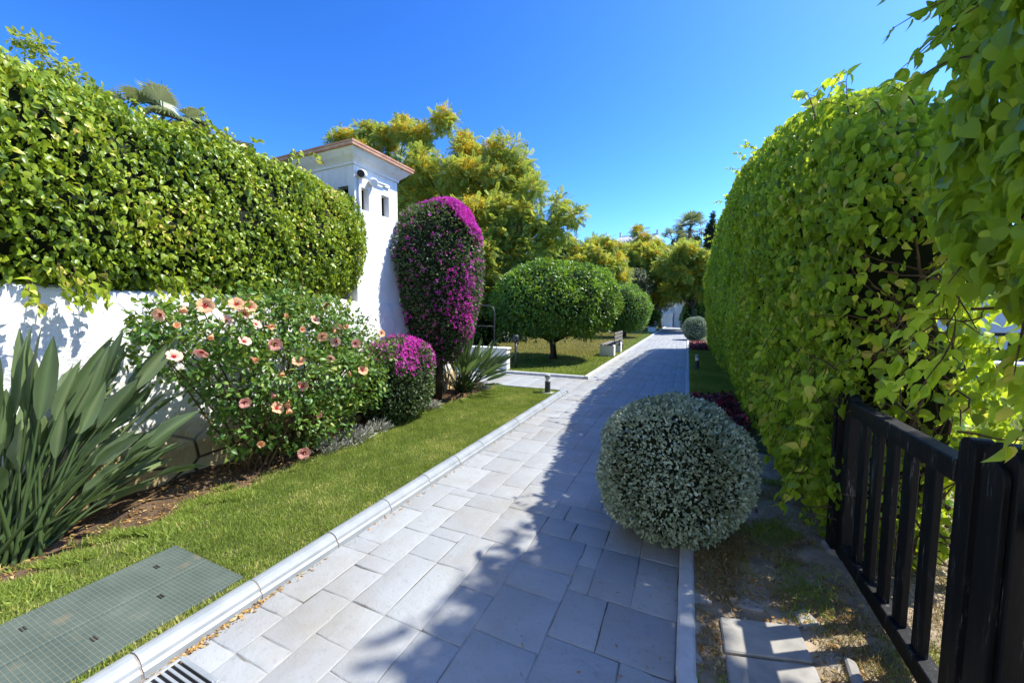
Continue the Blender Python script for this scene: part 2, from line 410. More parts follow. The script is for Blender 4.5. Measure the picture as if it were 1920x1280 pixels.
def shade_core(fn, name, mat, parent, shrink_c, k, nu=40, nv=24):
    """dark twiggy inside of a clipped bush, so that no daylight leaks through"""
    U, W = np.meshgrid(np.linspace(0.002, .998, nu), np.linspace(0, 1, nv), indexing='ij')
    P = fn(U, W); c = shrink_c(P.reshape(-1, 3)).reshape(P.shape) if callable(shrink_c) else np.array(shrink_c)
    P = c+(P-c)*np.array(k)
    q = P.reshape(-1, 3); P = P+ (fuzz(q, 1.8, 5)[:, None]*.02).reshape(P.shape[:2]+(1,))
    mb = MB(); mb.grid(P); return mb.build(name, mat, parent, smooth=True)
UP = np.array([0, 0, 1.])
def hang(N, down=.9, out=.35, jit=.45, face=.55, upn=.35, tw=.38):
    """tip and face directions of leaves that hang from a wall of foliage"""
    n = len(N)
    T = -UP*down+N*out+rng.normal(size=(n, 3))*jit
    F = N*face+UP*upn+rng.normal(size=(n, 3))*tw
    return nrm(T), nrm(F)
def stand(N, out=1., jit=.6, up=.3):
    n = len(N)
    return nrm(N*out+UP*up+rng.normal(size=(n, 3))*jit), nrm(N*.4+UP*.5+rng.normal(size=(n, 3))*.6)
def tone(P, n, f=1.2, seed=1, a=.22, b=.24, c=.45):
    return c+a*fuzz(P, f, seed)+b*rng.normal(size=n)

# ------------------------------------------------------------------ world, sun, camera
SUN = np.array([.60, .37, 1.0]); SUN /= np.linalg.norm(SUN)
EL = math.asin(SUN[2]); AZ = math.atan2(SUN[0], SUN[1])
w = bpy.data.worlds.new('World'); scene.world = w; w.use_nodes = True
nt = w.node_tree; bg = nt.nodes['Background']
sky = nt.nodes.new('ShaderNodeTexSky'); sky.sky_type = 'NISHITA'; sky.sun_disc = False
sky.sun_elevation = EL; sky.sun_rotation = AZ; sky.air_density = 1.0; sky.dust_density = .7; sky.ozone_density = 6; sky.altitude = 50
hs = nt.nodes.new('ShaderNodeHueSaturation'); hs.inputs['Saturation'].default_value = 1.1; hs.inputs['Hue'].default_value = .504; hs.inputs['Value'].default_value = .32; gm = nt.nodes.new('ShaderNodeGamma'); gm.inputs[1].default_value = 1.5
nt.links.new(sky.outputs[0], gm.inputs[0]); nt.links.new(gm.outputs[0], hs.inputs['Color']); nt.links.new(hs.outputs[0], bg.inputs['Color'])
bg.inputs['Strength'].default_value = .15
ld = bpy.data.lights.new('sun', 'SUN'); ld.energy = 2.4; ld.angle = math.radians(.53); ld.color = (1, .955, .88)
lo = bpy.data.objects.new('sun', ld); col.objects.link(lo)
lo.rotation_euler = Vector(SUN).to_track_quat('Z', 'Y').to_euler(); lo.location = (10, 6, 20)
cd = bpy.data.cameras.new('camera'); cam = bpy.data.objects.new('camera', cd); col.objects.link(cam)
cam.location = (0, 0, EYE); cam.rotation_euler = (math.radians(90)-PITCH, 0, YAW)
cd.sensor_width = 36; cd.lens = FPX/1920*36; cd.clip_start = .05; cd.clip_end = 3000
scene.camera = cam
scene.view_settings.view_transform = 'Standard'; scene.view_settings.look = 'None'
scene.view_settings.exposure = 1.8; scene.view_settings.gamma = 1
scene.render.engine = 'CYCLES'
scene.cycles.use_denoising = True
scene.cycles.max_bounces = 7; scene.cycles.diffuse_bounces = 4; scene.cycles.glossy_bounces = 2
scene.cycles.transmission_bounces = 4; scene.cycles.transparent_max_bounces = 4

# ================================================================== GROUND
def sheet(name, poly, z, mat, kind='structure', step=None, amp=0, f=1.5, seed=4):
    """a ground sheet; with step it is a fine grid that undulates"""
    mb = MB()
    if step:
        (x0, y0), (x1, y1) = poly
        nx = max(2, int((x1-x0)/step)); ny = max(2, int((y1-y0)/step))
        X, Y = np.meshgrid(np.linspace(x0, x1, nx), np.linspace(y0, y1, ny), indexing='ij')
        P = np.stack([X, Y, np.zeros_like(X)], -1).reshape(-1, 3)
        P[:, 2] = z+amp*fuzz(P, f, seed)+amp*.5*fuzz(P, f*3.1, seed+1)
        mb.grid(P.reshape(nx, ny, 3))
    else:
        mb.add([(x, y, z) for x, y in poly], [tuple(range(len(poly)))])
    return tag(mb.build(name, mat, smooth=bool(step)), kind=kind)
sheet('ground', [(-700, -700), (700, -700), (700, 900), (-700, 900)], -.09, M['ground'])

# main path: stamped slabs laid as an irregular ashlar
def ashlar(name, x0, x1, y0, y1, cell, seed):
    r = np.random.default_rng(seed)
    nx = int(round((x1-x0)/cell)); ny = int(round((y1-y0)/cell)); cx = (x1-x0)/nx; cy = (y1-y0)/ny
    used = np.zeros((nx, ny), bool); rects = []
    sizes = [(2, 2), (2, 3), (3, 2), (3, 3), (2, 4), (3, 4), (3, 3), (2, 3), (2, 2), (2, 4), (1, 2), (2, 1)]
    for j in range(ny):
        for i in range(nx):
            if used[i, j]: continue
            run = 0
            while i+run < nx and not used[i+run, j]: run += 1
            for t in range(30):
                a, b = sizes[r.integers(len(sizes))]
                if i+a <= nx and j+b <= ny and run-a != 1 and not used[i:i+a, j:j+b].any(): break
            else:
                a = b = 1
                while i+a < nx and a < 3 and not used[i+a, j]: a += 1
                while j+b < ny and b < 2 and not used[i:i+a, j+b].any(): b += 1
            used[i:i+a, j:j+b] = True; rects.append((i, j, a, b))
    V = []; loops = []; tot = []; rnd = []
    for (i, j, a, b) in rects:
        xa, xb = x0+i*cx, x0+(i+a)*cx; ya, yb = y0+j*cy, y0+(j+b)*cy
        def ring(g, z):
            pts = []
            for (p, q) in (((xa, ya), (xb, ya)), ((xb, ya), (xb, yb)), ((xb, yb), (xa, yb)), ((xa, yb), (xa, ya))):
                for t in (0, .36, .7): pts.append([p[0]+(q[0]-p[0])*t, p[1]+(q[1]-p[1])*t])
            pts = np.array(pts); c = np.array([(xa+xb)/2, (ya+yb)/2]); hw = np.array([(xb-xa)/2, (yb-ya)/2])
            pts = c+(pts-c)*(hw-g)/hw
            return np.concatenate([pts, np.full((12, 1), z)], 1)
        jit = np.concatenate([r.normal(0, .0022, (12, 2)), np.zeros((12, 1))], 1)
        dz = r.normal(0, .0008)
        A = ring(.0016, -.0045)+jit; B = ring(.0036, -.0008+dz)+jit; C = ring(.010, .0010+dz)+jit*.8
        n = len(V); V += list(A)+list(B)+list(C)
        for q in range(2):
            for k in range(12):
                k2 = (k+1) % 12; loops += [n+q*12+k, n+q*12+k2, n+q*12+12+k2, n+q*12+12+k]; tot.append(4)
        loops += [n+24+k for k in range(12)]; tot.append(12)
        rnd += [r.uniform()]*36
    # joint bed under the slabs
    o = arr_mesh(name, np.array(V), loops, tot, M['slab'], None, rnd)
    o.data.materials.append(M['joint'])
    bm = bmesh.new(); bm.from_mesh(o.data)
    q = [bm.verts.new((x, y, -.004)) for x, y in ((x0, y0), (x1, y0), (x1, y1), (x0, y1))]
    f = bm.faces.new(q); f.material_index = 1
    bm.to_mesh(o.data); bm.free()
    return tag(o, kind='structure')
PX0 = -2.12
ashlar('path', PX0, 0.0, -1.6, 55.0, .1178, 5)
ashlar('side_path', -9.0, PX0-.004, 7.42, 8.98, .15, 9)

# kerbs
def kerb(name, prof, y0, y1, seg, mat, gap=.006, phase=0, axis=1, shift=0):
    mb = MB(); y = y0
    while y < y1-.01:
        e = min(y+seg, y1)
        pr = [(a+rng.normal(0, .0025), b+0) for a, b in prof] if False else prof
        dx = rng.normal(0, .002); dz = rng.normal(0, .0015)
        mb.prism([(a+dx, b+dz) for a, b in pr], axis, y+gap/2, e-gap/2); y = e
    return mb
R = [( -2.118, -.05), (-2.118, .030), (-2.132, .042)]
for k in range(9):
    t = PI*k/8; R.append((-2.192+.060*math.cos(t), .040+.050*math.sin(t)))
R += [(-2.254, .03), (-2.254, -.05)]
kb = kerb('kerb', R, -.80, 7.25, .517, M['kerb'], .009)
kl = kb.build('kerb', M['kerb']); tag(kl, kind='structure')
jm = MB(); y = -.80+.517
while y < 7.2:
    jm.prism([(a*.985-.0325, b-.006) for a, b in R], 1, y-.004, y+.004); y += .517
tag(jm.build('kerb_joint', M['mortar']), kind='structure')
FL = [(-2.12, -.05), (-2.12, .055), (-2.135, .07), (-2.215, .07), (-2.23, .055), (-2.23, -.05)]
k2 = kerb('kerb', FL, 9.02, 45, .9, M['kerb_rough'], .006)
for x in np.arange(-9, -2.25, .9):    # return along the side path
    x1 = min(x+.894, -2.236); k2.prism([(9.0, -.05), (9.0, .055), (9.015, .07), (9.1, .07), (9.115, .055), (9.115, -.05)], 0, x, x1)
tag(k2.build('kerb', M['kerb_rough'], smooth=False), kind='structure')
RK = [(.002, -.05), (.002, .022), (.014, .034), (.072, .036), (.085, .022), (.085, -.05)]
k3 = kerb('kerb', RK, -1.2, 2.78, .98, M['kerb_rough'], .005)
k3b = kerb('kerb', RK, 6.0, 30, .98, M['kerb_rough'], .005); k3.add(k3b.V, k3b.F)
k3c = kerb('kerb', [(a, b-.02) for a, b in RK], 2.785, 5.99, .98, M['kerb_rough'], .005); k3.add(k3c.V, k3c.F)
tag(k3.build('kerb', M['kerb_rough']), kind='structure')
k4 = MB()
for x in np.arange(-9, -2.3, .9):
    k4.prism([(7.36, -.05), (7.36, .03), (7.37, .045), (7.40, .045), (7.41, .03), (7.41, -.05)], 0, x, min(x+.894, -2.14))
tag(k4.build('kerb', M['kerb_rough']), kind='structure')

# left bed and lawn strip
def border(Y): return -3.55-.07*np.clip(Y-1, 0, 3)-.02*np.sin(Y*2.1)-.08*np.clip(Y-2.2, 0, 1)+.08*np.clip(Y-5, 0, 2)
X, Y = np.meshgrid(np.linspace(-4.5, -2.25, 60), np.linspace(-1.5, 7.36, 180), indexing='ij')
P = np.stack([X, Y, 0*X], -1).reshape(-1, 3)
lawnz = .018+.008*fuzz(P, 1.1, 3)
soilz = .03+.03*np.clip((border(P[:, 1])-P[:, 0])/.6, 0, 1)+.014*fuzz(P, 3.2, 8)+.01*fuzz(P, 9, 9)
g = np.clip((P[:, 0]-border(P[:, 1]))/.05+.5, 0, 1)
Ps = P.copy(); Ps[:, 2] = np.where(g > .98, lawnz-.05, soilz*(1-g)+(lawnz-.02)*g)
mb = MB(); mb.grid(Ps.reshape(60, 180, 3)); tag(mb.build('soil_bed', M['soil'], smooth=True), kind='structure')
mb = MB(); Pl = P.copy(); Pl[:, 2] = np.where(g < .3, -.04, lawnz); mb.grid(Pl.reshape(60, 180, 3)); tag(mb.build('lawn', M['lawn_base'], smooth=True), kind='structure')

def blades(name, P, h, wd, mat, rnd, lean=.45):
    n = len(P); a = rng.uniform(0, 2*PI, n)
    T = np.stack([np.cos(a)*lean*rng.uniform(.2, 1.5, n), np.sin(a)*lean*rng.uniform(.2, 1.5, n), np.ones(n)], 1)
    N = np.stack([np.cos(a+rng.normal(0, .6, n)), np.sin(a+rng.normal(0, .6, n)), .2*np.ones(n)], 1)
    S = np.stack([wd*rng.uniform(.7, 1.3, n), h*rng.uniform(.55, 1.3, n), h*rng.uniform(.5, 1.2, n)], 1)
    return tag(instance(name, BLADE, P, T, N, S, mat, None, rnd), kind='stuff')
COVER = (-3.10, -2.36, .02, 1.315)
n = 190000
yy = 7.34*rng.uniform(0.03, 1, n)**1.25; xx = rng.uniform(-3.98, -2.262, n); P = np.stack([xx, yy, np.zeros(n)], 1)
d = xx-border(yy)+.06*fuzz(P, 2.2, 21)
sparse = np.clip((1.75-yy)/.6, 0, 1)*np.clip((-3.0-xx)/.25, 0, 1)
keep = (d > rng.uniform(-.07, .05, n)) & ~((xx > COVER[0]-.01) & (xx < COVER[1]+.01) & (yy < COVER[3]+.005)) & (rng.uniform(0, 1, n) > sparse*.55*(fuzz(P, 1.6, 33) > -.2))
P = P[keep]; P[:, 2] = .012+.008*fuzz(P*np.array([1, 1, 0]), 1.1, 3)
rn = .46+.16*fuzz(P, .9, 41)+.14*fuzz(P, 3.5, 42)+.25*rng.normal(size=len(P))+.25*np.exp(-((P[:, 0]-border(P[:, 1]))/.12)**2)
blades('grass', P, .034, .0048, M['grass'], rn, .7)
# crabgrass tufts creeping over the soil near the cover
n = 16000
yy = rng.uniform(.35, 2.0, n); xx = border(yy)+.12+rng.normal(0, .11, n)-.02; P = np.stack([xx, yy, np.full(n, .03)], 1)
keep = (fuzz(P, 3, 51) > .05) & (xx < -3.12)
P = P[keep]; blades('grass', P, .05, .006, M['grass'], .55+.2*rng.normal(size=len(P)), 1.1)
# bark and straw lying on the bed
n = 5200
yy = rng.uniform(.3, 7.2, n)
xx = border(yy)-np.abs(rng.normal(0, .3, n)); keep = xx > -4.3; P = np.stack([xx, yy, .05*np.ones(n)], 1)[keep]
P[:, 2] = .036+.03*np.clip((border(P[:, 1])-P[:, 0])/.6, 0, 1)+.014*fuzz(P*np.array([1, 1, 0]), 3.2, 8)+.01*fuzz(P*np.array([1, 1, 0]), 9, 9)
T = nrm(rng.normal(size=(len(P), 3))*np.array([1, 1, .15])); N = nrm(UP+rng.normal(size=(len(P), 3))*.3)
tag(instance('bark_litter', LANCE, P, T, N, rng.uniform(.012, .04, len(P)), M['litter'], None, rng.uniform(0, .8, len(P))), kind='stuff')

# lawn beyond the side path, greener by the path, parched towards the back
sheet('garden_lawn', [(-14, 9.12), (-2.235, 45)], .03, M['lawn_base'], step=.5, amp=.012, f=.3)
n = 90000
yy = 9.14+30*rng.uniform(0, 1, n)**2.0; xx = -2.25-7.5*rng.uniform(0, 1, n)**1.1; P = np.stack([xx, yy, np.full(n, .03)], 1)
dry = np.clip((yy-12.6+.8*fuzz(P, .35, 61)+.0*xx)/1.6, 0, 1)*np.clip((-2.75-xx+.25*fuzz(P, .6, 62))/.5, 0, 1)
isd = rng.uniform(0, 1, n) < dry
P1 = P[~isd]; P2 = P[isd]
blades('grass', P1, .05, .016, M['grass'], .45+.15*fuzz(P1, .6, 43)+.18*rng.normal(size=len(P1)), .8)
blades('dry_grass', P2, .05, .018, M['grass_yellow'], .5+.15*fuzz(P2, .5, 44)+.22*rng.normal(size=len(P2)), .8)

# right-hand verge: bare dry soil by the gate, shaded turf farther along
X, Y = np.meshgrid(np.linspace(.06, 6.0, 90), np.linspace(-1.5, 5.0, 100), indexing='ij')
P = np.stack([X, Y, 0*X], -1).reshape(-1, 3); P[:, 2] = .012+.012*fuzz(P, 2.0, 13)*np.clip(P[:, 0]/.3, .2, 1)+.006*fuzz(P, 7, 14)
mb = MB(); mb.grid(P.reshape(90, 100, 3)); tag(mb.build('verge', M['soil_dry'], smooth=True), kind='structure')
sheet('verge_lawn', [(.07, 5.0), (.95, 30)], .02, M['lawn_base'], step=.12, amp=.006, f=1)
sheet('lawn_behind_gate', [(.951, 5.0), (14, 30)], .012, M['lawn_base'], step=.6, amp=.006, f=1)
n = 30000
yy = 7.9+14*rng.uniform(0, 1, n)**1.6; xx = rng.uniform(.09, .95, n); P = np.stack([xx, yy, np.full(n, .02)], 1)
blades('grass', P, .05, .011, M['grass'], .3+.15*fuzz(P, .8, 45)+.15*rng.normal(size=n), .7)
n = 60000
yy = rng.uniform(.6, 4.2, n); xx = rng.uniform(.09, 1.5, n); P = np.stack([xx, yy, np.full(n, .014)], 1)
pt = fuzz(P, 1.3, 71)+.5*fuzz(P, 3.1, 72); keep = (pt > -.1+.35*rng.normal(size=n)); P = P[keep]
P = P[~((P[:, 0] > .2) & (P[:, 0] < .58) & (P[:, 1] > 1.7) & (P[:, 1] < 2.2))]
gsel = fuzz(P, 1.5, 73)+.35*rng.normal(size=len(P)) > .55
blades('dry_grass', P[~gsel], .03, .004, M['grass_dry'], .55+.22*rng.normal(size=(~gsel).sum()), 1.5)
blades('grass', P[gsel], .04, .0045, M['grass'], .3+.2*rng.normal(size=gsel.sum()), 1.0)
n = 30000    # sunlit parched turf under and behind the gate
yy = rng.uniform(.9, 5.0, n); xx = rng.uniform(.72, 3.4, n); P = np.stack([xx, yy, np.full(n, .014)], 1)
P = P[xx > .72+.25*np.clip(yy-2.2, 0, 1)+.06*fuzz(P, 3, 5)]
blades('dry_grass', P, .035, .005, M['grass_dry'], .72+.18*rng.normal(size=len(P)), 1.2)
n = 26000
P = np.stack([rng.uniform(1.7, 7.5, n), rng.uniform(4.5, 9.5, n), np.full(n, .014)], 1)
blades('grass', P, .05, .01, M['grass'], .5+.2*rng.normal(size=n), .8)
n = 2600
P = np.stack([rng.uniform(.1, .9, n), rng.uniform(1.2, 3.6, n), np.full(n, .024)], 1)
P = P[~((P[:, 0] > .2) & (P[:, 0] < .58) & (P[:, 1] > 1.7) & (P[:, 1] < 2.2))]
T = nrm(rng.normal(size=(len(P), 3))*np.array([1, 1, .2])); N = nrm(UP+rng.normal(size=(len(P), 3))*.4)
tag(instance('leaf_litter', LANCE, P, T, N, rng.uniform(.01, .035, len(P)), M['litter'], None, rng.uniform(0, .9, len(P))), kind='stuff')
n = 190     # scraps blown onto the shaded side of the path
P = np.stack([-np.abs(rng.normal(0, .32, n))-.01, rng.uniform(1.0, 4.2, n), np.full(n, .005)], 1)
T = nrm(rng.normal(size=(n, 3))*np.array([1, 1, .15])); N = nrm(UP+rng.normal(size=(n, 3))*.4)
tag(instance('fallen_leaves', SLIM, P, T, N, rng.uniform(.008, .028, n), M['litter'], None, .35+.25*rng.normal(size=n)), kind='stuff')
n = 420      # ochre scraps gathered along the kerb foot
yy = np.concatenate([rng.normal(1.0, .22, 260), rng.uniform(.5, 6, 160)]); xx = -2.105+np.abs(rng.normal(0, .018, n)); P = np.stack([xx, yy, np.full(n, .006)], 1)
T = nrm(rng.normal(size=(n, 3))*np.array([1, 1, .2])); N = nrm(UP+rng.normal(size=(n, 3))*.5)
tag(instance('fallen_leaves', OVAL, P, T, N, rng.uniform(.008, .026, n), M['litter'], None, .5+.25*rng.normal(size=n)), kind='stuff')

# hill far behind
X, Y = np.meshgrid(np.linspace(-160, 160, 60), np.linspace(58, 190, 30), indexing='ij')
P = np.stack([X, Y, 0*X], -1).reshape(-1, 3)
P[:, 2] = -.5+11.5*(1-np.exp(-np.clip(P[:, 1]-58, 0, 200)/14.0))+.8*fuzz(P, .02, 3)*np.clip((P[:, 1]-58)/20, 0, 1)
mb = MB(); mb.grid(P.reshape(60, 30, 3)); tag(mb.build('hill', M['hill'], smooth=True), kind='structure')

# ================================================================== LEFT: WALL, TOWER
gw = thing('garden_wall', 'white rough plastered garden wall with ochre stones showing along its foot', 'wall', (-4.5, 2, 0))
ny, nz = 220, 60
def wall_face(x, y, z): return x
ys = np.linspace(-2.0, 6.6, ny); prof = []
top = lambda y: 1.765-.02*np.clip(y-2.5, 0, 2)+.012*np.sin(y*2.3)+.008*np.sin(y*7)
rows = []
for s in np.linspace(0, 1, nz):
    if s < .72:      # front face, slightly battered
        z = -.05+(s/.72)*1.0; rows.append(('f', s/.72))
    elif s < .9: rows.append(('t', (s-.72)/.18))
    else: rows.append(('b', (s-.9)/.1))
P = np.zeros((ny, nz, 3))
for j, (k, t) in enumerate(rows):
    tz = top(ys)
    if k == 'f': P[:, j] = np.stack([-4.30-.06*t+0*ys, ys, -.05+t*(tz+.0)], 1)
    elif k == 't': P[:, j] = np.stack([-4.51+.15*np.cos(PI*t)+0*ys, ys, tz-.05+.05*np.sin(PI*t)+.045], 1)
    else: P[:, j] = np.stack([-4.66+0*ys, ys, tz*(1-t)], 1)
q = P.reshape(-1, 3)
foot = np.clip((.55-q[:, 2])/.5, 0, 1)
q[:, 0] += .012*fuzz(q, 1.1, 7)+.007*fuzz(q, 3.0, 8)+foot*(.05+.03*fuzz(q, 1.4, 9))
mb = MB(); mb.grid(q.reshape(ny, nz, 3)); mb.build('wall_body', M['gardenwall'], gw, smooth=True)

TX0, TX1, TY0, TY1, TZ = -6.1, -4.40, 4.20, 5.10, 3.76
tw = thing('tower', 'small square white plastered tower with terracotta eaves beside the pink bougainvillea', 'tower', (-5.2, 4.65, 0))
def face_holes(mb, A, B, org, ua, va, nin, holes, depth):
    """flat face A x B with recessed openings; returns back panes"""
    us = sorted({0, A, *[h[0] for h in holes], *[h[1] for h in holes]}); vs = sorted({0, B, *[h[2] for h in holes], *[h[3] for h in holes]})
    pt = lambda u, v, d=0: np.array(org)+np.array(ua)*u+np.array(va)*v+np.array(nin)*d
    for i in range(len(us)-1):
        for j in range(len(vs)-1):
            cu, cv = (us[i]+us[i+1])/2, (vs[j]+vs[j+1])/2
            if any(h[0] < cu < h[1] and h[2] < cv < h[3] for h in holes): continue
            mb.add([pt(us[i], vs[j]), pt(us[i+1], vs[j]), pt(us[i+1], vs[j+1]), pt(us[i], vs[j+1])], [(0, 1, 2, 3)])
    for (a, b, c, d) in holes:
        for p, q in (((a, c), (b, c)), ((b, c), (b, d)), ((b, d), (a, d)), ((a, d), (a, c))):
            mb.add([pt(*p), pt(*q), pt(*q, depth), pt(*p, depth)], [(0, 1, 2, 3)])
    return [[pt(a, c, depth), pt(b, c, depth), pt(b, d, depth), pt(a, d, depth)] for (a, b, c, d) in holes]
mb = MB()
h1 = [(.115, .275, 3.10, 3.42), (.535, .70, 3.10, 3.42)]
panes = face_holes(mb, TY1-TY0, TZ, (TX1, TY0, 0), (0, 1, 0), (0, 0, 1), (-1, 0, 0), h1, .13)
xw0 = atY(633, 350, TY0)[0]; xw1 = atY(653, 350, TY0)[0]
panes += face_holes(mb, TX1-TX0, TZ, (TX1, TY0, 0), (-1, 0, 0), (0, 0, 1), (0, 1, 0), [(TX1-xw1, TX1-xw0, 3.10, 3.42), (1.1, 1.26, 3.10, 3.42)], .13)
face_holes(mb, TX1-TX0, TZ, (TX1, TY1, 0), (-1, 0, 0), (0, 0, 1), (0, -1, 0), [], .1)
face_holes(mb, TY1-TY0, TZ, (TX0, TY0, 0), (0, 1, 0), (0, 0, 1), (1, 0, 0), [], .1)
mb.build('wall', M['plaster'], tw)
for pn in panes:
    pn = [np.array(p) for p in pn]; u = pn[1]-pn[0]; v = pn[3]-pn[0]; nn = np.cross(u, v); nn /= np.linalg.norm(nn)
    c = sum(pn)/4
    inward = nn if np.dot(nn, np.array([-5.2, 4.65, c[2]])-c) > 0 else -nn
    wm = MB(); q = [p+inward*.004 for p in pn]; wm.add(q, [(0, 1, 2, 3)])
    wo = wm.build('window', M['dark_glass'], tw)
    fm = MB(); e = -inward
    for a, b in ((.04, .10), (.47, .53), (.90, .96)):
        s0, s1 = q[0]+u*a+e*.01, q[0]+u*b+e*.01
        fm.add([s0, s1, s1+v, s0+v, s0+e*.02, s1+e*.02, s1+v+e*.02, s0+v+e*.02], [(0, 1, 2, 3), (4, 5, 6, 7), (0, 1, 5, 4), (1, 2, 6, 5), (2, 3, 7, 6), (3, 0, 4, 7)])
    fm.build('window_bar', M['lens'], wo)
def rings(mb, lst):
    for k in range(len(lst)-1):
        R2 = []
        for (o, z) in lst[k:k+2]:
            R2.append([(TX1+o, TY0-o, z), (TX1+o, TY1+o, z), (TX0-o, TY1+o, z), (TX0-o, TY0-o, z)])
        for i in range(4):
            j = (i+1) % 4; mb.add([R2[0][i], R2[0][j], R2[1][j], R2[1][i]], [(0, 1, 2, 3)])
mb = MB(); rings(mb, [(.002, 3.70), (.02, 3.705), (.024, 3.735), (.05, 3.765), (.10, 3.805), (.145, 3.86), (.15, 3.875), (.162, 3.878)]); mb.build('cornice', M['plaster'], tw)
rf = MB(); rings(rf, [(.150, 3.879), (.192, 3.88), (.195, 3.905), (.172, 3.907)])
rings(rf, [(.172, 3.918), (.20, 3.92), (.203, 3.945), (.19, 3.952)])
ap0, ap1 = (-5.0, 4.65, 4.12), (-5.5, 4.65, 4.12); o = .19; z = 3.952
c4 = [(TX1+o, TY0-o, z), (TX1+o, TY1+o, z), (TX0-o, TY1+o, z), (TX0-o, TY0-o, z)]
rf.add([c4[0], c4[1], ap0], [(0, 1, 2)]); rf.add([c4[2], c4[3], ap1], [(0, 1, 2)])
rf.add([c4[1], c4[2], ap1, ap0], [(0, 1, 2, 3)]); rf.add([c4[3], c4[0], ap0, ap1], [(0, 1, 2, 3)])
roof = rf.build('roof', M['terracotta'], tw)
mm = MB(); rings(mm, [(.17, 3.907), (.186, 3.9075), (.186, 3.9175), (.17, 3.918)]); mm.build('mortar_band', M['plaster'], roof)

def lathe(mb, c, ax, prof, n=14):
    c = np.array(c, float); ax = np.array(ax, float); ax /= np.linalg.norm(ax)
    a = np.cross(ax, [0, 0, 1.] if abs(ax[2]) < .8 else [1., 0, 0]); a /= np.linalg.norm(a); b = np.cross(ax, a)
    V = []; F = []
    for (r, t) in prof:
        for k in range(n):
            th = 2*PI*k/n; V.append(c+ax*t+r*(math.cos(th)*a+math.sin(th)*b))
    for i in range(len(prof)-1):
        for k in range(n): F.append((i*n+k, i*n+(k+1) % n, (i+1)*n+(k+1) % n, (i+1)*n+k))
    F.append(tuple(range(n))); F.append(tuple(range((len(prof)-1)*n, len(prof)*n)))
    return mb.add(V, F)
fl = thing('floodlight', 'white floodlight with black front on a vertical pipe at the tower corner', 'lamp', (-4.36, 4.27, 3.0), 'lamps on the tower')
mb = MB(); mb.tube([(-4.372, 4.27, 2.70), (-4.372, 4.27, 3.50)], .021, 10); mb.build('pipe', M['white_plastic'], fl, smooth=True)
ax = (.45, -.85, -.22)
mb = MB(); lathe(mb, (-4.34, 4.30, 3.585), ax, [(.02, -.075), (.05, -.06), (.062, -.03), (.062, .05), (.056, .062)]); hs_ = mb.build('housing', M['white_plastic'], fl, smooth=True)
mb = MB(); lathe(mb, (-4.34, 4.30, 3.585), ax, [(.052, .060), (.052, .078), (.0, .079)]); mb.build('lens', M['lens'], fl)
mb = MB(); mb.tube([(-4.372, 4.27, 3.48), (-4.36, 4.275, 3.54), (-4.345, 4.29, 3.57)], .014, 8); mb.build('bracket', M['white_plastic'], fl)
f2 = thing('floodlight', 'white floodlight on a sideways arm under the tower eaves, above the niches', 'lamp', (-4.36, 4.6, 3.5), 'lamps on the tower')
mb = MB(); mb.tube([(-4.385, 4.50, 3.56), (-4.36, 4.62, 3.57), (-4.36, 4.80, 3.575)], .014, 8); mb.box((-4.399, 4.78, 3.55), (-4.375, 4.90, 3.60)); mb.build('arm', M['white_plastic'], f2)
ax = (.75, -.5, -.35)
mb = MB(); lathe(mb, (-4.33, 4.50, 3.53), ax, [(.02, -.075), (.05, -.06), (.058, -.03), (.060, .05), (.054, .06)]); mb.build('housing', M['white_plastic'], f2, smooth=True)
mb = MB(); lathe(mb, (-4.33, 4.50, 3.53), ax, [(.05, .058), (.05, .07), (.0, .071)]); mb.build('lens', M['frost'], f2)

# ================================================================== HEDGES
def hedge_center(cx, z0, z1, y0, y1):
    def f(P):
        Q = P.copy(); Q[..., 0] = cx; Q[..., 2] = np.clip(P[..., 2], z0, z1); Q[..., 1] = np.clip(P[..., 1], y0, y1); return Q
    return f
# left hedge, spilling over the garden wall
lh = thing('creeper_hedge', 'bright green creeper hedge spilling over the top of the white garden wall', 'hedge', (-4.8, 2, 1.7), 'creeper hedges')
def defl(P):
    P = P.copy(); q = P.reshape(-1, 3); b = .055*fuzz(q, .55, 17)+.045*fuzz(q, 1.5, 18)+.022*fuzz(q, 3.6, 19)
    P[..., 0] += b.reshape(P.shape[:-1])*1.0; P[..., 2] += .5*b.reshape(P.shape[:-1]); return P
LH = superq((-4.82, .75, 2.56), (.66, 3.60, .81), .30, .50, 1, defl)
lc = hedge_center(-4.82, 2.1, 3.0, -2, 3.6)
shade_core(LH, 'stems', M['core'], lh, (-4.82, .75, 2.56), (.86, .955, .86))
vis = lambda P, N: (P[:, 1] > .1)*(np.where(N[:, 0] > -.4, 1., .3))
n = 46000
P, N = sample(LH, n, lc, vis)
P -= N*(np.abs(rng.normal(0, .085, n)))[:, None]-N*.02
gap = fuzz(P, 1.7, 27) > -1.45+.5*rng.normal(size=n)
P = P[gap]; N = N[gap]; n = len(P)
T, F = hang(N, .9, .45, .5, .5, .35, .62)
instance('foliage', HEART_LO, P-T*.03, T, F, rng.uniform(.032, .060, n), M['ficus_sun'], lh, tone(P, n, 1.4, 2, .16, .22, .50)+.12*N[:, 2])
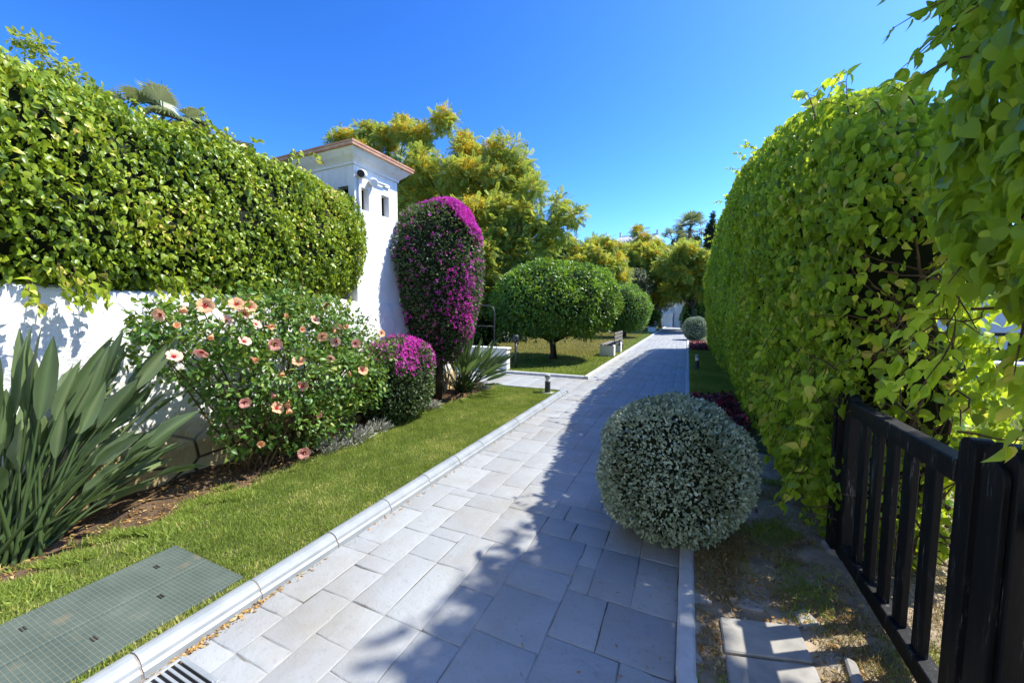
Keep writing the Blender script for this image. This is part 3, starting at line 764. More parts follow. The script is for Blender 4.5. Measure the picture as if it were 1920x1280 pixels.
# loose sprays: trailing over the wall, and shoots above the top
def sprays(name, roots, dirs, nleaf, L, size, mat, parent, tmpl=HEART, grav=.5, tone_c=.7):
    tb = MB(); PP = []; TT = []; NN = []
    for r, d in zip(roots, dirs):
        d = np.array(d, float); d /= np.linalg.norm(d); p = np.array(r, float); pts = [p]; m = max(3, int(nleaf))
        for i in range(m):
            d = d+np.array([0, 0, -grav/m])+rng.normal(0, .10, 3); d /= np.linalg.norm(d); p = p+d*L/m; pts.append(p)
            for q in range(2):
                PP.append(p+rng.normal(0, .008, 3)); TT.append(nrm(d*.5-UP*.6+rng.normal(0, .5, 3))); NN.append(nrm(UP*.5+rng.normal(0, .6, 3)+np.array([.3, -.3, 0])))
        tb.tube(pts, np.linspace(.004, .0015, len(pts)), 4, False)
    st = tb.build('vines', M['twig'], parent)
    PP = np.array(PP); n = len(PP)
    instance('foliage', tmpl, PP, np.array(TT), np.array(NN), rng.uniform(size*.6, size*1.15, n), mat, parent, tone_c+.2*rng.normal(size=n))
ry = np.concatenate([rng.uniform(1.1, 3.9, 26), rng.normal(1.33, .07, 7), rng.normal(1.0, .05, 3)])
roots = [(-4.17+rng.normal(0, .03), y, 1.88+rng.normal(0, .03)) for y in ry]
sprays('trailing_shoots', roots, [(.35, rng.normal(0, .2), -1) for _ in ry], 5, .22, .07, M['ficus_sun'], lh, HEART_LO, .4)
ry = list(rng.uniform(.9, 3.6, 36)); roots = [(-4.65+rng.normal(0, .22), y, 3.30) for y in ry]
sprays('top_shoots', roots, [(rng.normal(.15, .4), rng.normal(0, .4), 1) for _ in ry], 5, .24, .065, M['ficus_sun'], lh, HEART_LO, .9)

# right hedge along the path
rh = thing('creeper_hedge', 'tall long creeper hedge along the shaded edge of the path, past the gate', 'hedge', (1.2, 9, 0), 'creeper hedges')
def defr(P):
    P = P.copy(); y = P[..., 1]; zn = P[..., 2]
    hgt = np.interp(y, [2.8, 3.2, 4.0, 5.2, 7.2, 10, 14, 19], [2.62, 2.90, 3.28, 3.66, 4.05, 4.30, 4.25, 3.9])
    z = -.1+(zn+.1)/4.1*(hgt+.1)
    q = P.reshape(-1, 3); b = (.05*fuzz(q, .45, 27)+.04*fuzz(q, 1.3, 28)+.022*fuzz(q, 3.2, 29)).reshape(P.shape[:-1])
    k = np.clip((z-.8)/2.2, 0, 1)*np.clip(1.25-(z-2.6)/2., 0, 1)
    P[..., 0] += b-.10*k-.10*np.clip((z-.4)/1.0, 0, 1)*np.clip((y-4)/4, 0, 1); P[..., 2] = z+.6*b; return P
RH = superq((1.24, 11.05, 1.95), (.42, 8.10, 2.05), .16, .42, 1, defr)
rc = hedge_center(1.22, .3, 2.6, 3.4, 18.4)
def keep_r(P, N):
    near = np.clip(1.25-P[:, 1]/22, .35, 1)
    endface = (P[:, 1] < 3.35) & (N[:, 1] < -.5)
    k = np.where(N[:, 0] > .4, .28, 1.)*near
    k = np.where(endface & (P[:, 2] < 2.0), .5, k)
    k = np.where((P[:, 2] < .35) & (N[:, 0] < 0), k*np.clip(P[:, 2]/.35, .05, 1), k)
    return k
shade_core(RH, 'stems', M['core'], rh, (1.24, 11.0, 1.9), (.68, .975, .90), 90, 32)
n = 100000
P, N = sample(RH, n, rc, keep_r, 6)
P -= N*(np.abs(rng.normal(0, .075, n)))[:, None]-N*.025
gap = fuzz(P, 1.6, 37) > -1.7+.5*rng.normal(size=n)
P = P[gap]; N = N[gap]; n = len(P)
T, F = hang(N, 1.0, .32, .42, .62, .25, .55)
sz = rng.uniform(.040, .080, n)*np.where(rng.uniform(0, 1, n) < .1, .7, 1)
near = P[:, 1] < 6.5
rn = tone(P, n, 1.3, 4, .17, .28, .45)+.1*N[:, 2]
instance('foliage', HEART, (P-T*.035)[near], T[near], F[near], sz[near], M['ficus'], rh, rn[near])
instance('foliage', HEART_LO, (P-T*.035)[~near], T[~near], F[~near], sz[~near]*1.08, M['ficus'], rh, rn[~near])
ry = np.concatenate([3.0+14*rng.uniform(0, 1, 46)**1.6]); hh = np.interp(ry, [2.8, 3.2, 4.0, 5.2, 7.2, 10, 14, 19], [2.62, 2.90, 3.28, 3.66, 4.05, 4.30, 4.25, 3.9])
sprays('top_shoots', [(1.0+rng.normal(0, .18), y, h-.03) for y, h in zip(ry, hh)], [(rng.normal(-.25, .4), rng.normal(0, .4), 1) for _ in ry], 5, .26, .07, M['ficus'], rh, HEART_LO, 1.0, .8)
ry = np.concatenate([rng.uniform(2.95, 4.6, 26)])
sprays('trailing_shoots', [(.80+rng.normal(0, .04), y, .62+rng.uniform(-.1, .9)) for y in ry], [(-.35, rng.normal(-.1, .2), -1) for _ in ry], 6, .36, .085, M['ficus'], rh, HEART, .3, .75)
tb = MB()
for i in range(130):   # bare twigs on the pruned end by the gate post
    p = np.array([rng.uniform(.98, 1.45), 2.98+rng.uniform(0, .12), rng.uniform(.1, 1.9)]); d = np.array([rng.normal(0, .5), -.25+rng.normal(0, .2), rng.normal(.4, .6)]); pts = [p]
    for k in range(5):
        d = d+rng.normal(0, .25, 3); p = p+d/np.linalg.norm(d)*rng.uniform(.05, .1); p[1] = max(p[1], 2.86); pts.append(p)
    tb.tube(pts, np.linspace(rng.uniform(.004, .010), .002, 6), 5, False)
tb.tube([(1.3, 3.15, 0), (1.28, 3.1, .5), (1.22, 3.02, .9), (1.3, 3.0, 1.3)], [.025, .022, .018, .012], 7)
tb.tube([(1.1, 3.2, 0), (1.14, 3.08, .6), (1.08, 3.02, 1.1), (1.02, 3.0, 1.4)], [.022, .02, .016, .01], 7)
tb.build('twig', M['twig'], rh)
# sunlit leaves along the garden side of the hedge end
n = 900
P = np.stack([rng.normal(1.62, .06, n), rng.uniform(3.0, 3.8, n), rng.uniform(.15, 2.6, n)], 1); N = nrm(np.stack([np.ones(n), -.6*np.ones(n), .2*np.ones(n)], 1)+rng.normal(size=(n, 3))*.3)
T, F = hang(N); instance('foliage', HEART, P, T, F, rng.uniform(.05, .09, n), M['ficus'], rh, .75+.2*rng.normal(size=n))

# near creeper, arching over the gate from the right
nh = thing('creeper_hedge', 'large leaved creeper overhanging the near gate post in the upper right corner', 'hedge', (1.3, 1, 1.3), 'creeper hedges')
def defn(P):
    P = P.copy(); z = P[..., 2]; y = P[..., 1]
    front = np.interp(z, [1.1, 1.35, 1.6, 1.96, 2.6, 2.9, 3.2, 3.9], [-.95, -.80, -.58, -.18, -.14, -.04, -.02, -.2])
    q = P.reshape(-1, 3); b = (.05*fuzz(q, .8, 57)+.03*fuzz(q, 1.9, 58)).reshape(P.shape[:-1])
    P[..., 1] = y+front*np.clip((y-.6)/1.2, 0, 1)+b; P[..., 0] += b; return P
NH = superq((1.35, .75, 2.50), (.44, 1.84, 1.25), .28, .40, 1, defn)
shade_core(NH, 'stems', M['core'], nh, (1.33, .70, 2.6), (.70, .80, .72))
n = 11500
P, N = sample(NH, n, hedge_center(1.33, 1.8, 3.2, -.2, 1.7), lambda P, N: (P[:, 1] > .5)*np.where(N[:, 0] > .5, .5, 1.))
P -= N*(np.abs(rng.normal(0, .07, n)))[:, None]-N*.02
T, F = hang(N, 1., .4, .36, .7, .25)
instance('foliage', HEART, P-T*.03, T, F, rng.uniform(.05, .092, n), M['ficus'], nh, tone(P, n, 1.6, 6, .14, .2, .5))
roots = [(.93+rng.normal(0, .04), rng.uniform(1.35, 2.15), rng.uniform(1.45, 2.2)) for _ in range(16)]
sprays('trailing_shoots', roots, [(-.3, .5+rng.normal(0, .2), -.75) for _ in roots], 5, .24, .075, M['ficus'], nh, HEART, .5, .72)
roots = [(1.0+rng.normal(0, .05), rng.uniform(2.0, 2.2), rng.uniform(2.5, 3.0)) for _ in range(9)]
sprays('top_shoots', roots, [(-.45, .6+rng.normal(0, .2), .55) for _ in roots], 5, .30, .07, M['ficus'], nh, HEART, .9, .6)
roots = [(1.15+rng.normal(0, .15), rng.uniform(1.5, 1.95), rng.uniform(1.3, 1.8)) for _ in range(10)]
sprays('trailing_shoots', roots, [(-.1, .3+rng.normal(0, .3), -.8) for _ in roots], 4, .22, .075, M['ficus'], nh, HEART, .5, .85)

# ================================================================== PLANTS ON THE LEFT
def strap_plant(root, nleaf, reach, hmax, seed, spread=1.0, blade=.5, az_bias=None, squash=1.0):
    r = np.random.default_rng(seed); V = []; F = []; rnd = []; sm = MB()
    base = world_off(root); sq = np.array([squash, 1, 1])
    for i in range(nleaf):
        az = r.uniform(0, 2*PI) if az_bias is None or r.uniform() < .35 else r.normal(az_bias, .85)
        el = np.clip(r.normal(.92, .33), .2, 1.5); L = hmax*r.uniform(.62, 1.08)/max(.72, math.sin(el))
        L = min(L, reach*r.uniform(.8, 1.15)/max(.25, math.cos(el))); d = np.array([math.cos(az)*math.cos(el), math.sin(az)*math.cos(el), math.sin(el)])*sq; d /= np.linalg.norm(d)
        p = base+np.array([r.normal(0, .07), r.normal(0, .07), 0]); pts = [p]; fr = 1-blade*r.uniform(.85, 1.15)
        sag = r.uniform(.1, .55)*(1.5-el)*spread
        m = 16; dirs = []
        for k in range(m):
            d = d+np.array([0, 0, -sag*2.2/m*(k/m)]); d = d/np.linalg.norm(d); p = p+d*L/m; pts.append(p); dirs.append(d)
        if min(q[2] for q in pts) < .02 or pts[-1][2] < .16: continue
        kb_ = int(m*fr)
        sm.tube(pts[:kb_+1], np.linspace(.014, .006, kb_+1), 5, False)
        side = np.cross(dirs[kb_], UP); side /= np.linalg.norm(side)+1e-9
        roll = r.normal(0, 1.0); W = r.uniform(.030, .056)*(.6+.5*hmax/1.6)
        n0 = len(V); cnt = m-kb_+1; tone_ = np.clip(r.normal(.42, .25), 0, 1)
        for q in range(cnt):
            pp = pts[kb_+q]; dd = dirs[min(kb_+q, m-1)]; t = q/(cnt-1)
            s = side*math.cos(roll)+np.cross(dd, side)*math.sin(roll); nn = np.cross(s, dd)
            wd = W*max(.06, math.sin(PI*min(1, t*.985+.015)**.80))**.85 if t < 1 else 0.001
            fold = .45+.25*math.sin(q*1.9+i)
            V += [pp-s*wd+nn*wd*fold, pp-s*wd*.5+nn*wd*fold*.35, pp, pp+s*wd*.5+nn*wd*fold*.35, pp+s*wd+nn*wd*fold]
            rnd += [tone_, tone_, min(1, tone_+.35), tone_, tone_]
        for q in range(cnt-1):
            for c in range(4):
                a = n0+q*5+c; F.append((a, a+1, a+6, a+5))
    loops = np.array(F).ravel(); arr_mesh('leaves', np.array(V), loops, [4]*len(F), M['strel'], root, rnd, True)
    sm.build('leaf_stalks', M['stalk'], root, smooth=True)
s1 = thing('strelitzia', 'big strap leaved clump fanning out before the white wall at the left edge', 'plant', (-3.92, .80, .03), 'strap leaved clumps')
strap_plant(s1, 105, .84, 1.38, 3, 1.35, .31, 1.50, .45)
s2 = thing('strelitzia', 'smaller strap leaved clump at the foot of the tall pink bougainvillea', 'plant', (-3.98, 6.40, .03), 'strap leaved clumps')
strap_plant(s2, 110, .95, 1.14, 8, 1.1, .42, -.3)

# hibiscus
hb = thing('hibiscus_bush', 'loose hibiscus bush with pink and peach flowers before the white wall', 'shrub', (-3.85, 2.6, .04))
blobs = [((-3.86, 1.78, 1.33), .36), ((-3.78, 2.1, 1.48), .34), ((-3.85, 2.55, 1.50), .38), ((-3.8, 3.0, 1.40), .40), ((-3.85, 3.45, 1.25), .38), ((-3.8, 3.75, 1.05), .32),
         ((-3.72, 2.15, .98), .38), ((-3.66, 2.6, .98), .44), ((-3.7, 3.1, .90), .44), ((-3.7, 3.5, .72), .36), ((-3.78, 2.2, .55), .30), ((-3.7, 2.65, .50), .36), ((-3.75, 3.1, .42), .30), ((-3.85, 1.62, 1.52), .18), ((-3.9, 2.75, 1.70), .2), ((-3.9, 3.25, 1.58), .22)]
tb = MB(); hbase = np.array([-3.85, 2.55, .03])
PP = []; NN = []
for (c, r) in blobs:
    c = np.array(c)
    for q in range(3):
        e = c+rng.normal(0, r*.4, 3); b0 = hbase+np.array([rng.normal(0, .05), rng.normal(0, .16), 0]); mid = (b0+e)/2+np.array([0, rng.normal(0, .06), -.06])
        tb.tube([b0, mid, e, e+(e-mid)*.3], [.013, .009, .005, .002], 5, False)
    k = int(930*(r/.38)**2)
    d = nrm(rng.normal(size=(k, 3))); rr = r*rng.uniform(.35, 1, k)**.45*(1+.18*fuzz(d*2, .5, int(r*1000)))
    PP.append(c+d*rr[:, None]); NN.append(d)
tb.build('branches', M['twig'], hb, smooth=True)
P = np.concatenate(PP); N = np.concatenate(NN); keep = (P[:, 0] > -4.26) & (P[:, 2] > .08) & (fuzz(P, 1.5, 88) > -.72); P = P[keep]; N = N[keep]; n = len(P)
T, F = stand(N, .8, .6, -.05)
instance('foliage', TOOTH, P, T, F, rng.uniform(.038, .075, n), M['hib_leaf'], hb, tone(P, n, 1.2, 9, .16, .24, .46)+.1*N[:, 2])
# its flowers
def hib_flower(kind, openness):
    V = []; F = []; rnd = []
    for k in range(5):
        th = 2*PI*k/5; d = np.array([math.cos(th), math.sin(th), 0]); s = np.array([-d[1], d[0], 0]); n0 = len(V)
        for i, t in enumerate((.06, .3, .6, .85, 1.0)):
            wd = (.05, .24, .50, .50, .30)[i]; h = (-.28, -.05, .16, .26, .24)[i]*(1 if openness > .5 else 2.6); rr = t*(1 if openness > .5 else .55)
            for j, q in enumerate((-1, -.33, .33, 1)):
                V.append(d*rr+s*wd*q*(1 if openness > .5 else .75)+np.array([0, 0, h+.07*q+.05*math.sin(7*t+j*2+k)])); rnd.append(t*.9)
        for i in range(4):
            for j in range(3):
                a = n0+i*4+j; F.append((a, a+1, a+5, a+4))
    return np.array(V), F, rnd
def mesh_from(name, V, F, mat, rnd=None):
    me = bpy.data.meshes.new(name); me.from_pydata([tuple(v) for v in V], [], F)
    if rnd is not None: a = me.attributes.new('rnd', 'FLOAT', 'POINT'); a.data.foreach_set('value', np.asarray(rnd, np.float32))
    me.materials.append(mat); me.shade_smooth(); me.update(); return me
vo, fo, ro = hib_flower('open', 1.0); vc, fc, rcl = hib_flower('closed', .2)
meshes = {('pink', 1): mesh_from('flower', vo, fo, M['petal_pink'], ro), ('pale', 1): mesh_from('flower', vo, fo, M['petal_pale'], ro), ('peach', 1): mesh_from('flower', vo, fo, M['petal_peach'], ro),
          ('peach', 0): mesh_from('flower', vc, fc, M['petal_peach'], rcl), ('pink', 0): mesh_from('flower', vc, fc, M['petal_pink'], rcl)}
tm = MB(); lathe(tm, (0, 0, -.25), (0, 0, 1), [(.02, 0), (.10, .14), (.27, .30), (.29, .305)], 10); thm = mesh_from('throat', tm.V, tm.F[:-1], M['throat'])
tm = MB(); tm.tube([(0, 0, -.1), (.02, 0, .3), (.06, .02, .62)], [.035, .03, .045], 6); stm = mesh_from('stamen', tm.V, tm.F, M['stamen'])
FLW = [(378, 660, 'pink', 1), (458, 640, 'pale', 1), (515, 645, 'pink', 1), (459, 754, 'pink', 1), (458, 588, 'pale', 1), (330, 612, 'peach', 0), (385, 573, 'peach', 1), (443, 570, 'peach', 1), (468, 575, 'peach', 1),
       (300, 590, 'peach', 1), (326, 668, 'pale', 1), (397, 630, 'peach', 0), (345, 578, 'peach', 0), (480, 608, 'pale', 1), (505, 612, 'peach', 0), (476, 673, 'peach', 0), (511, 739, 'pink', 0), (540, 755, 'peach', 0), (519, 765, 'peach', 1),
       (567, 723, 'pink', 1), (604, 630, 'peach', 1), (634, 617, 'peach', 1), (609, 575, 'peach', 1), (565, 617, 'peach', 0), (620, 672, 'pale', 1), (667, 643, 'pink', 1), (680, 694, 'peach', 1), (570, 848, 'pink', 1), (598, 776, 'pale', 0),
       (541, 768, 'peach', 0), (490, 830, 'peach', 0), (650, 612, 'peach', 0), (715, 625, 'peach', 1), (560, 678, 'peach', 1), (590, 600, 'pale', 1), (425, 600, 'pale', 1), (630, 640, 'pale', 1), (535, 590, 'peach', 0), (655, 700, 'peach', 0), (530, 700, 'peach', 0)]
for k, (u, v, c, op) in enumerate(FLW):
    if c == 'pale' and not op: c = 'pink'
    xf = -3.42 if v > 600 else -3.55
    p = atX(u, v, xf+rng.normal(0, .03))
    o = bpy.data.objects.new('flower', meshes[(c, op)]); col.objects.link(o); o.parent = hb
    o.location = Vector(p-world_off(hb))
    d = Vector((.75+rng.normal(0, .3), -.45+rng.normal(0, .4), .2+rng.normal(0, .4))) if op else Vector((.5, -.2+rng.normal(0, .3), -.4+rng.normal(0, .3)))
    o.rotation_euler = d.to_track_quat('Z', 'Y').to_euler(); s = rng.uniform(.044, .064) if op else rng.uniform(.04, .055)
    o.scale = (s, s, s)
    if op:
        for nm, me in (('throat', thm), ('stamen', stm)):
            c2 = bpy.data.objects.new(nm, me); col.objects.link(c2); c2.parent = o

def bush(root, fn, cen, n, tmpl, size, mat, seed, core_k, depth=.05, tn=(1.3, .16, .22, .48), keep=None, orient='stand', core_mat=None, lname='foliage', upt=.1, jit=.6):
    shade_core(fn, 'stems', core_mat or M['core'], root, cen, core_k)
    P, N = sample(fn, n, cen, keep); P = P-N*(np.abs(rng.normal(0, depth, n)))[:, None]+N*.01
    T, F = stand(N, .8, jit, .1) if orient == 'stand' else hang(N)
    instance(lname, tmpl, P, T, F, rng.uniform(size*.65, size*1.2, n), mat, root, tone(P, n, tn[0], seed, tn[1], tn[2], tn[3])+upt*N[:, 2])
    return P, N
def trunk(root, pts, rads, mat='bark', name='trunk'):
    mb = MB(); mb.tube(pts, rads, 10); return mb.build(name, M[mat], root, smooth=True)

# tall bougainvillea column
BC = np.array([-4.06, 5.72, 2.05])
tb_ = thing('bougainvillea', 'tall rounded bougainvillea column with magenta top standing against the tower', 'shrub', (BC[0], BC[1], 0), 'clipped bougainvilleas')
def defb(P):
    P = P.copy(); z = P[..., 2]; k = np.interp(z, [.5, .9, 1.4, 2.2, 3.0, 3.6], [.35, .62, .86, 1.0, 1.02, 1.0])
    q = P.reshape(-1, 3); b = (.04*fuzz(q, .6, 77)+.03*fuzz(q, 1.6, 78)).reshape(P.shape[:-1])
    P[..., 0] = BC[0]+(P[..., 0]-BC[0])*k+b; P[..., 1] = BC[1]+(P[..., 1]-BC[1])*k+b; P[..., 2] += b; return P
BF = superq(BC, (.77, .77, 1.37), .55, 1., 2, defb)
bush(tb_, BF, BC, 15000, OVAL, .052, M['boug_leaf'], 12, (.88, .88, .93), .045)
def pinkness(P, N):
    s = N@np.array([.62, .25, .74]); f = fuzz(P, .75, 91)
    top_ = np.clip((s-.54)/.3, 0, 1)*np.clip((P[:, 2]-2.7)/.45, 0, 1)
    patch = np.clip((f-.15)/.45, 0, 1)*np.clip((N[:, 0]*.8+N[:, 1]*.45-.05)/.5, 0, 1)*np.clip((P[:, 2]-1.0)/.5, 0, 1)*.24
    return .02+top_*1.6+patch
n = 6400
P, N = sample(BF, n, BC, pinkness); P = P+N*rng.uniform(-.01, .045, n)[:, None]
instance('blossoms', BRACT, P, nrm(rng.normal(size=(n, 3))+N*.1), nrm(N+rng.normal(size=(n, 3))*.5), rng.uniform(.024, .042, n), M['bract'], tb_, .5+.25*rng.normal(size=n))
trunk(tb_, [(-4.08, 5.7, 0), (-4.05, 5.72, .5), (-4.06, 5.7, 1.1)], [.07, .06, .05])
# low bougainvillea mound
MC = np.array([-3.86, 4.38, .62])
mb_ = thing('bougainvillea', 'low round bougainvillea mound with a magenta cap beside the hibiscus', 'shrub', (MC[0], MC[1], 0), 'clipped bougainvilleas')
def defm(P):
    P = P.copy(); q = P.reshape(-1, 3); b = (.03*fuzz(q, .9, 79)+.02*fuzz(q, 2.2, 80)).reshape(P.shape[:-1])
    P[..., 0] += b; P[..., 2] += b; return P
MF = superq(MC, (.50, .56, .58), .8, 1., 2, defm)
bush(mb_, MF, MC, 6000, OVAL, .048, M['boug_leaf'], 14, (.86, .86, .88), .04)
n = 1500
P, N = sample(MF, n, MC, lambda P, N: np.clip((P[:, 2]-.72)/.2, 0, 1)*(.15+np.clip(fuzz(P, 1.3, 93)+.2, 0, 1))); P = P+N*rng.uniform(-.005, .04, n)[:, None]
instance('blossoms', BRACT, P, nrm(rng.normal(size=(n, 3))), nrm(N+rng.normal(size=(n, 3))*.5), rng.uniform(.022, .038, n), M['bract'], mb_, .5+.25*rng.normal(size=n))

# silver leaved clumps edging the bed
SPOT = [(-3.66, 3.02, .16, 'pale silver leaved clump nearest the hibiscus at the lawn edge'), (-3.64, 3.38, .20, 'pale silver leaved clump between hibiscus and lawn, broadest of the edging'),
        (-3.70, 3.80, .17, 'pale silver leaved clump in front of the low bougainvillea mound'), (-3.82, 4.30, .12, 'tiny silver leaved clump right under the low bougainvillea mound'), (-3.78, 5.1, .15, 'silver leaved clump past the low bougainvillea mound on bare soil'), (-3.72, 6.75, .15, 'silver leaved clump by the strap leaved plant at the end of the lawn')]
for (x, y, r, lab) in SPOT:
    t = thing('silver_plant', lab, 'plant', (x, y, .03), 'silver edging plants')
    n = int(420*(r/.18)**2); d = nrm(np.stack([rng.normal(size=n), rng.normal(size=n), np.abs(rng.normal(size=n))*.8+.1], 1))
    P = np.array([x, y, .03])+d*np.array([r, r*1.25, r*.85])*rng.uniform(.25, 1, n)[:, None]
    instance('foliage', SLIM, P, nrm(d+UP*.5+rng.normal(size=(n, 3))*.4), nrm(rng.normal(size=(n, 3))+UP), rng.uniform(.035, .075, n), M['dusty'], t, .5+.28*rng.normal(size=n))
    sm = MB()
    for k in range(14):
        a = rng.uniform(0, 2*PI); sm.tube([(x, y, .02), (x+math.cos(a)*r*.4, y+math.sin(a)*r*.4, .03+r*.5)], [.004, .002], 4, False)
    sm.build('stems', M['twig'], t)

# ================================================================== RIGHT VERGE
def ball(lab, c, h, n, size, depth=.03, name='silver_ball_shrub', group='clipped silver balls'):
    t = thing(name, lab, 'shrub', (c[0], c[1], 0), group); c = np.array(c)
    def df(P):
        P = P.copy(); q = P.reshape(-1, 3); b = ((.032*fuzz(q, 1.2, 101)+.016*fuzz(q, 3, 102))*min(1., h[0]/.5)).reshape(P.shape[:-1])
        k = np.interp(P[..., 2], [c[2]-h[2], c[2]-.5*h[2], c[2]], [.93, .98, 1.0])
        P[..., 0] = c[0]+(P[..., 0]-c[0])*k+b; P[..., 1] = c[1]+(P[..., 1]-c[1])*k; P[..., 2] += b; return P
    fn = superq(c, h, .85, 1., 2, df)
    shade_core(fn, 'stems', M['core'], t, c, (.90, .90, .90))
    P, N = sample(fn, n, c); P = P-N*(np.abs(rng.normal(0, depth, n)))[:, None]+N*.008
    T = nrm(N*.9+UP*.15+rng.normal(size=(n, 3))*.65); F = nrm(rng.normal(size=(n, 3))*.8+N*.3+UP*.2)
    low = np.clip((c[2]-.45*h[2]-P[:, 2])/.2, 0, 1)
    ok = rng.uniform(0, 1, n) > low*.55*(P[:, 1] < c[1])
    P, T, F = P[ok], T[ok], F[ok]
    instance('foliage', OVAL, P, T, F, rng.uniform(size*.7, size*1.25, len(P)), M['silver'], t, .45+.12*fuzz(P, 1.5, 103)+.26*rng.normal(size=len(P)))
    tb = MB()
    for k in range(60):
        a = rng.uniform(PI, 2*PI); z = rng.uniform(.03, .22); rr = h[0]*math.sqrt(max(.05, 1-((z-c[2])/h[2])**2))
        p = np.array([c[0]+math.cos(a)*rr*.9, c[1]+math.sin(a)*rr*.9, z]); tb.tube([np.array([c[0], c[1], .02])*.5+p*.5, p, p+np.array([math.cos(a)*.05, math.sin(a)*.05, rng.normal(.02, .03)])], [.005, .003, .0015], 4, False)
    tb.build('twig', M['twig'], t)
ball('big clipped silver grey ball shrub bulging over the path edge', (-.075, 2.98, .475), (.515, .515, .485), 21000, .027)
ball('distant clipped silver ball shrub where the long hedge ends', (.42, 24.5, .66), (.66, .66, .64), 9000, .05)
def bedding(lab, x0, x1, y0, y1, n, h=.16):
    t = thing('red_bedding', lab, 'flower bed', ((x0+x1)/2, (y0+y1)/2, .02), 'red leaved beds')
    P = np.stack([rng.uniform(x0, x1, n), rng.uniform(y0, y1, n), rng.uniform(.03, h, n)], 1); P[:, 2] *= 1+.2*fuzz(P, 1.5, 5)
    instance('foliage', OVAL, P, nrm(rng.normal(size=(n, 3))+UP*.4), nrm(UP+rng.normal(size=(n, 3))*.5), rng.uniform(.04, .075, n), M['red_leaf'], t, .5+.3*rng.normal(size=n))
    sm = MB()
    for k in range(24):
        x, y = rng.uniform(x0+.03, x1-.03), rng.uniform(y0+.03, y1-.03); sm.tube([(x, y, .01), (x, y, h*.7)], .004, 4, False)
    sm.build('vines', M['twig'], t)
bedding('dark red leaved bedding plants just behind the big silver ball', .12, .75, 5.6, 7.7, 3600)
bedding('red flowered bedding plants in front of the distant silver ball', .12, .8, 17.2, 20.5, 4200, .22)
# paving in the verge
def flat_stone(name, lab, pts, z, mat, cat, group=None, th=.035):
    c = np.mean(np.array(pts), 0); t = thing(name, lab, cat, (c[0], c[1], z-th), group)
    mb = MB(); mb.prism([(a, b) for a, b in pts], 2, z-th, z); o = mb.build('slab', mat, t, bevel=.006); return t
flat_stone('slate_flag', 'rectangular dark slate flag half in sun in the dry verge', [(.205, 1.935), (.565, 2.035), (.555, 2.255), (.20, 2.155)], .030, M['slate'], 'paving slab', 'slate flags')
flat_stone('slate_flag', 'dark slate flag at the bottom edge, nearest the camera in the verge', [(.21, 1.66), (.575, 1.74), (.567, 2.022), (.207, 1.922)], .026, M['slate'], 'paving slab', 'slate flags')
def rough_stone(lab, u, v, r, sq, seed, z=.022):
    X, Y, Z = ray(u, v); t = -EYE/Z; c = np.array([X*t, Y*t]); rr = np.random.default_rng(seed); pts = []
    for k in range(9):
        a = 2*PI*k/9+rr.normal(0, .1); q = r*rr.uniform(.78, 1.15); pts.append((c[0]+math.cos(a)*q*sq, c[1]+math.sin(a)*q/sq))
    flat_stone('rubble_stone', lab, pts, z, M['stone'], 'stone', 'irregular stones in the verge')
rough_stone('flat irregular grey stone above the slate flag corner, nearest the silver ball', 1308, 1126, .055, 1.2, 1)
rough_stone('flat irregular stone lying along the far edge of the slate flag', 1400, 1137, .062, 1.5, 2)
rough_stone('reddish flat stone between the path kerb and the slate flag', 1300, 1178, .048, 1.0, 3)
rough_stone('pale flat stone by the path kerb, left of the nearer slate flag', 1300, 1236, .04, 1.1, 4)
rough_stone('flat stone between slate flag and gate foot', 1510, 1165, .065, .8, 5)
rough_stone('flat stone on the gate side of the nearer slate flag', 1562, 1245, .05, .7, 6)
M['stone_pale'] = m_simple('worn concrete edging', (.20, .19, .165), (.34, .32, .28), 9, .9, .5, .01)
es = thing('edging_stone', 'long pale edging stone beside the gate foot at the bottom edge', 'stone', (.68, 1.9, 0))
mb = MB(); mb.prism([(.645, 1.55), (.695, 1.55), (.735, 2.1), (.695, 2.12)], 2, -.01, .045); mb.build('block', M['stone_pale'], es, bevel=.008)

# ================================================================== GATE
GX = .945
gp = thing('gate_post', 'black square timber gate post against the creeper hedge', 'post', (GX, 3.10, 0), 'black gate posts')
mb = MB(); mb.box((GX-.05, 3.045, .02), (GX+.05, 3.145, 1.13)); mb.add([(GX-.05, 3.045, 1.13), (GX+.05, 3.045, 1.13), (GX+.05, 3.145, 1.13), (GX-.05, 3.145, 1.13), (GX-.028, 3.067, 1.165), (GX+.028, 3.067, 1.165), (GX+.028, 3.123, 1.165), (GX-.028, 3.123, 1.165)], [(0, 1, 5, 4), (1, 2, 6, 5), (2, 3, 7, 6), (3, 0, 4, 7), (4, 5, 6, 7)]); mb.build('shaft', M['black'], gp)
mb = MB(); mb.box((GX-.07, 3.03, -.02), (GX+.07, 3.17, .06)); mb.build('footing', M['stone'], gp, bevel=.015)
mb = MB(); mb.box((GX-.062, 3.07, .70), (GX-.051, 3.10, .98)); mb.build('hinge_strap', M['black'], gp, bevel=.002)
def rounded(y0, y1, z0, z1, n=8, r=None):
    """board outline with a half-round top, seen from the side"""
    c = (y0+y1)/2; w_ = (y1-y0)/2; r = r or w_
    P = [(y0, z0), (y1, z0)]
    for k in range(n+1):
        t = PI*k/n; P.append((c+w_*math.cos(t), z1-r+r*math.sin(t)))
    return P
gt = thing('garden_gate', 'black wooden picket gate with upright slats between the two black posts', 'gate', (GX, 2.4, 0))
def stile(y0, y1, z0, z1, th=.055):
    mb = MB(); mb.prism(rounded(y0, y1, z0, z1), 0, GX-th/2, GX+th/2); return mb.build('stile', M['black'], gt, bevel=.003)
stile(2.945, 3.035, .05, 1.10); stile(1.835, 1.925, .04, 1.16, .06)
def sagged(y): return 1.028+.012*((y-2.4)/.55)**2
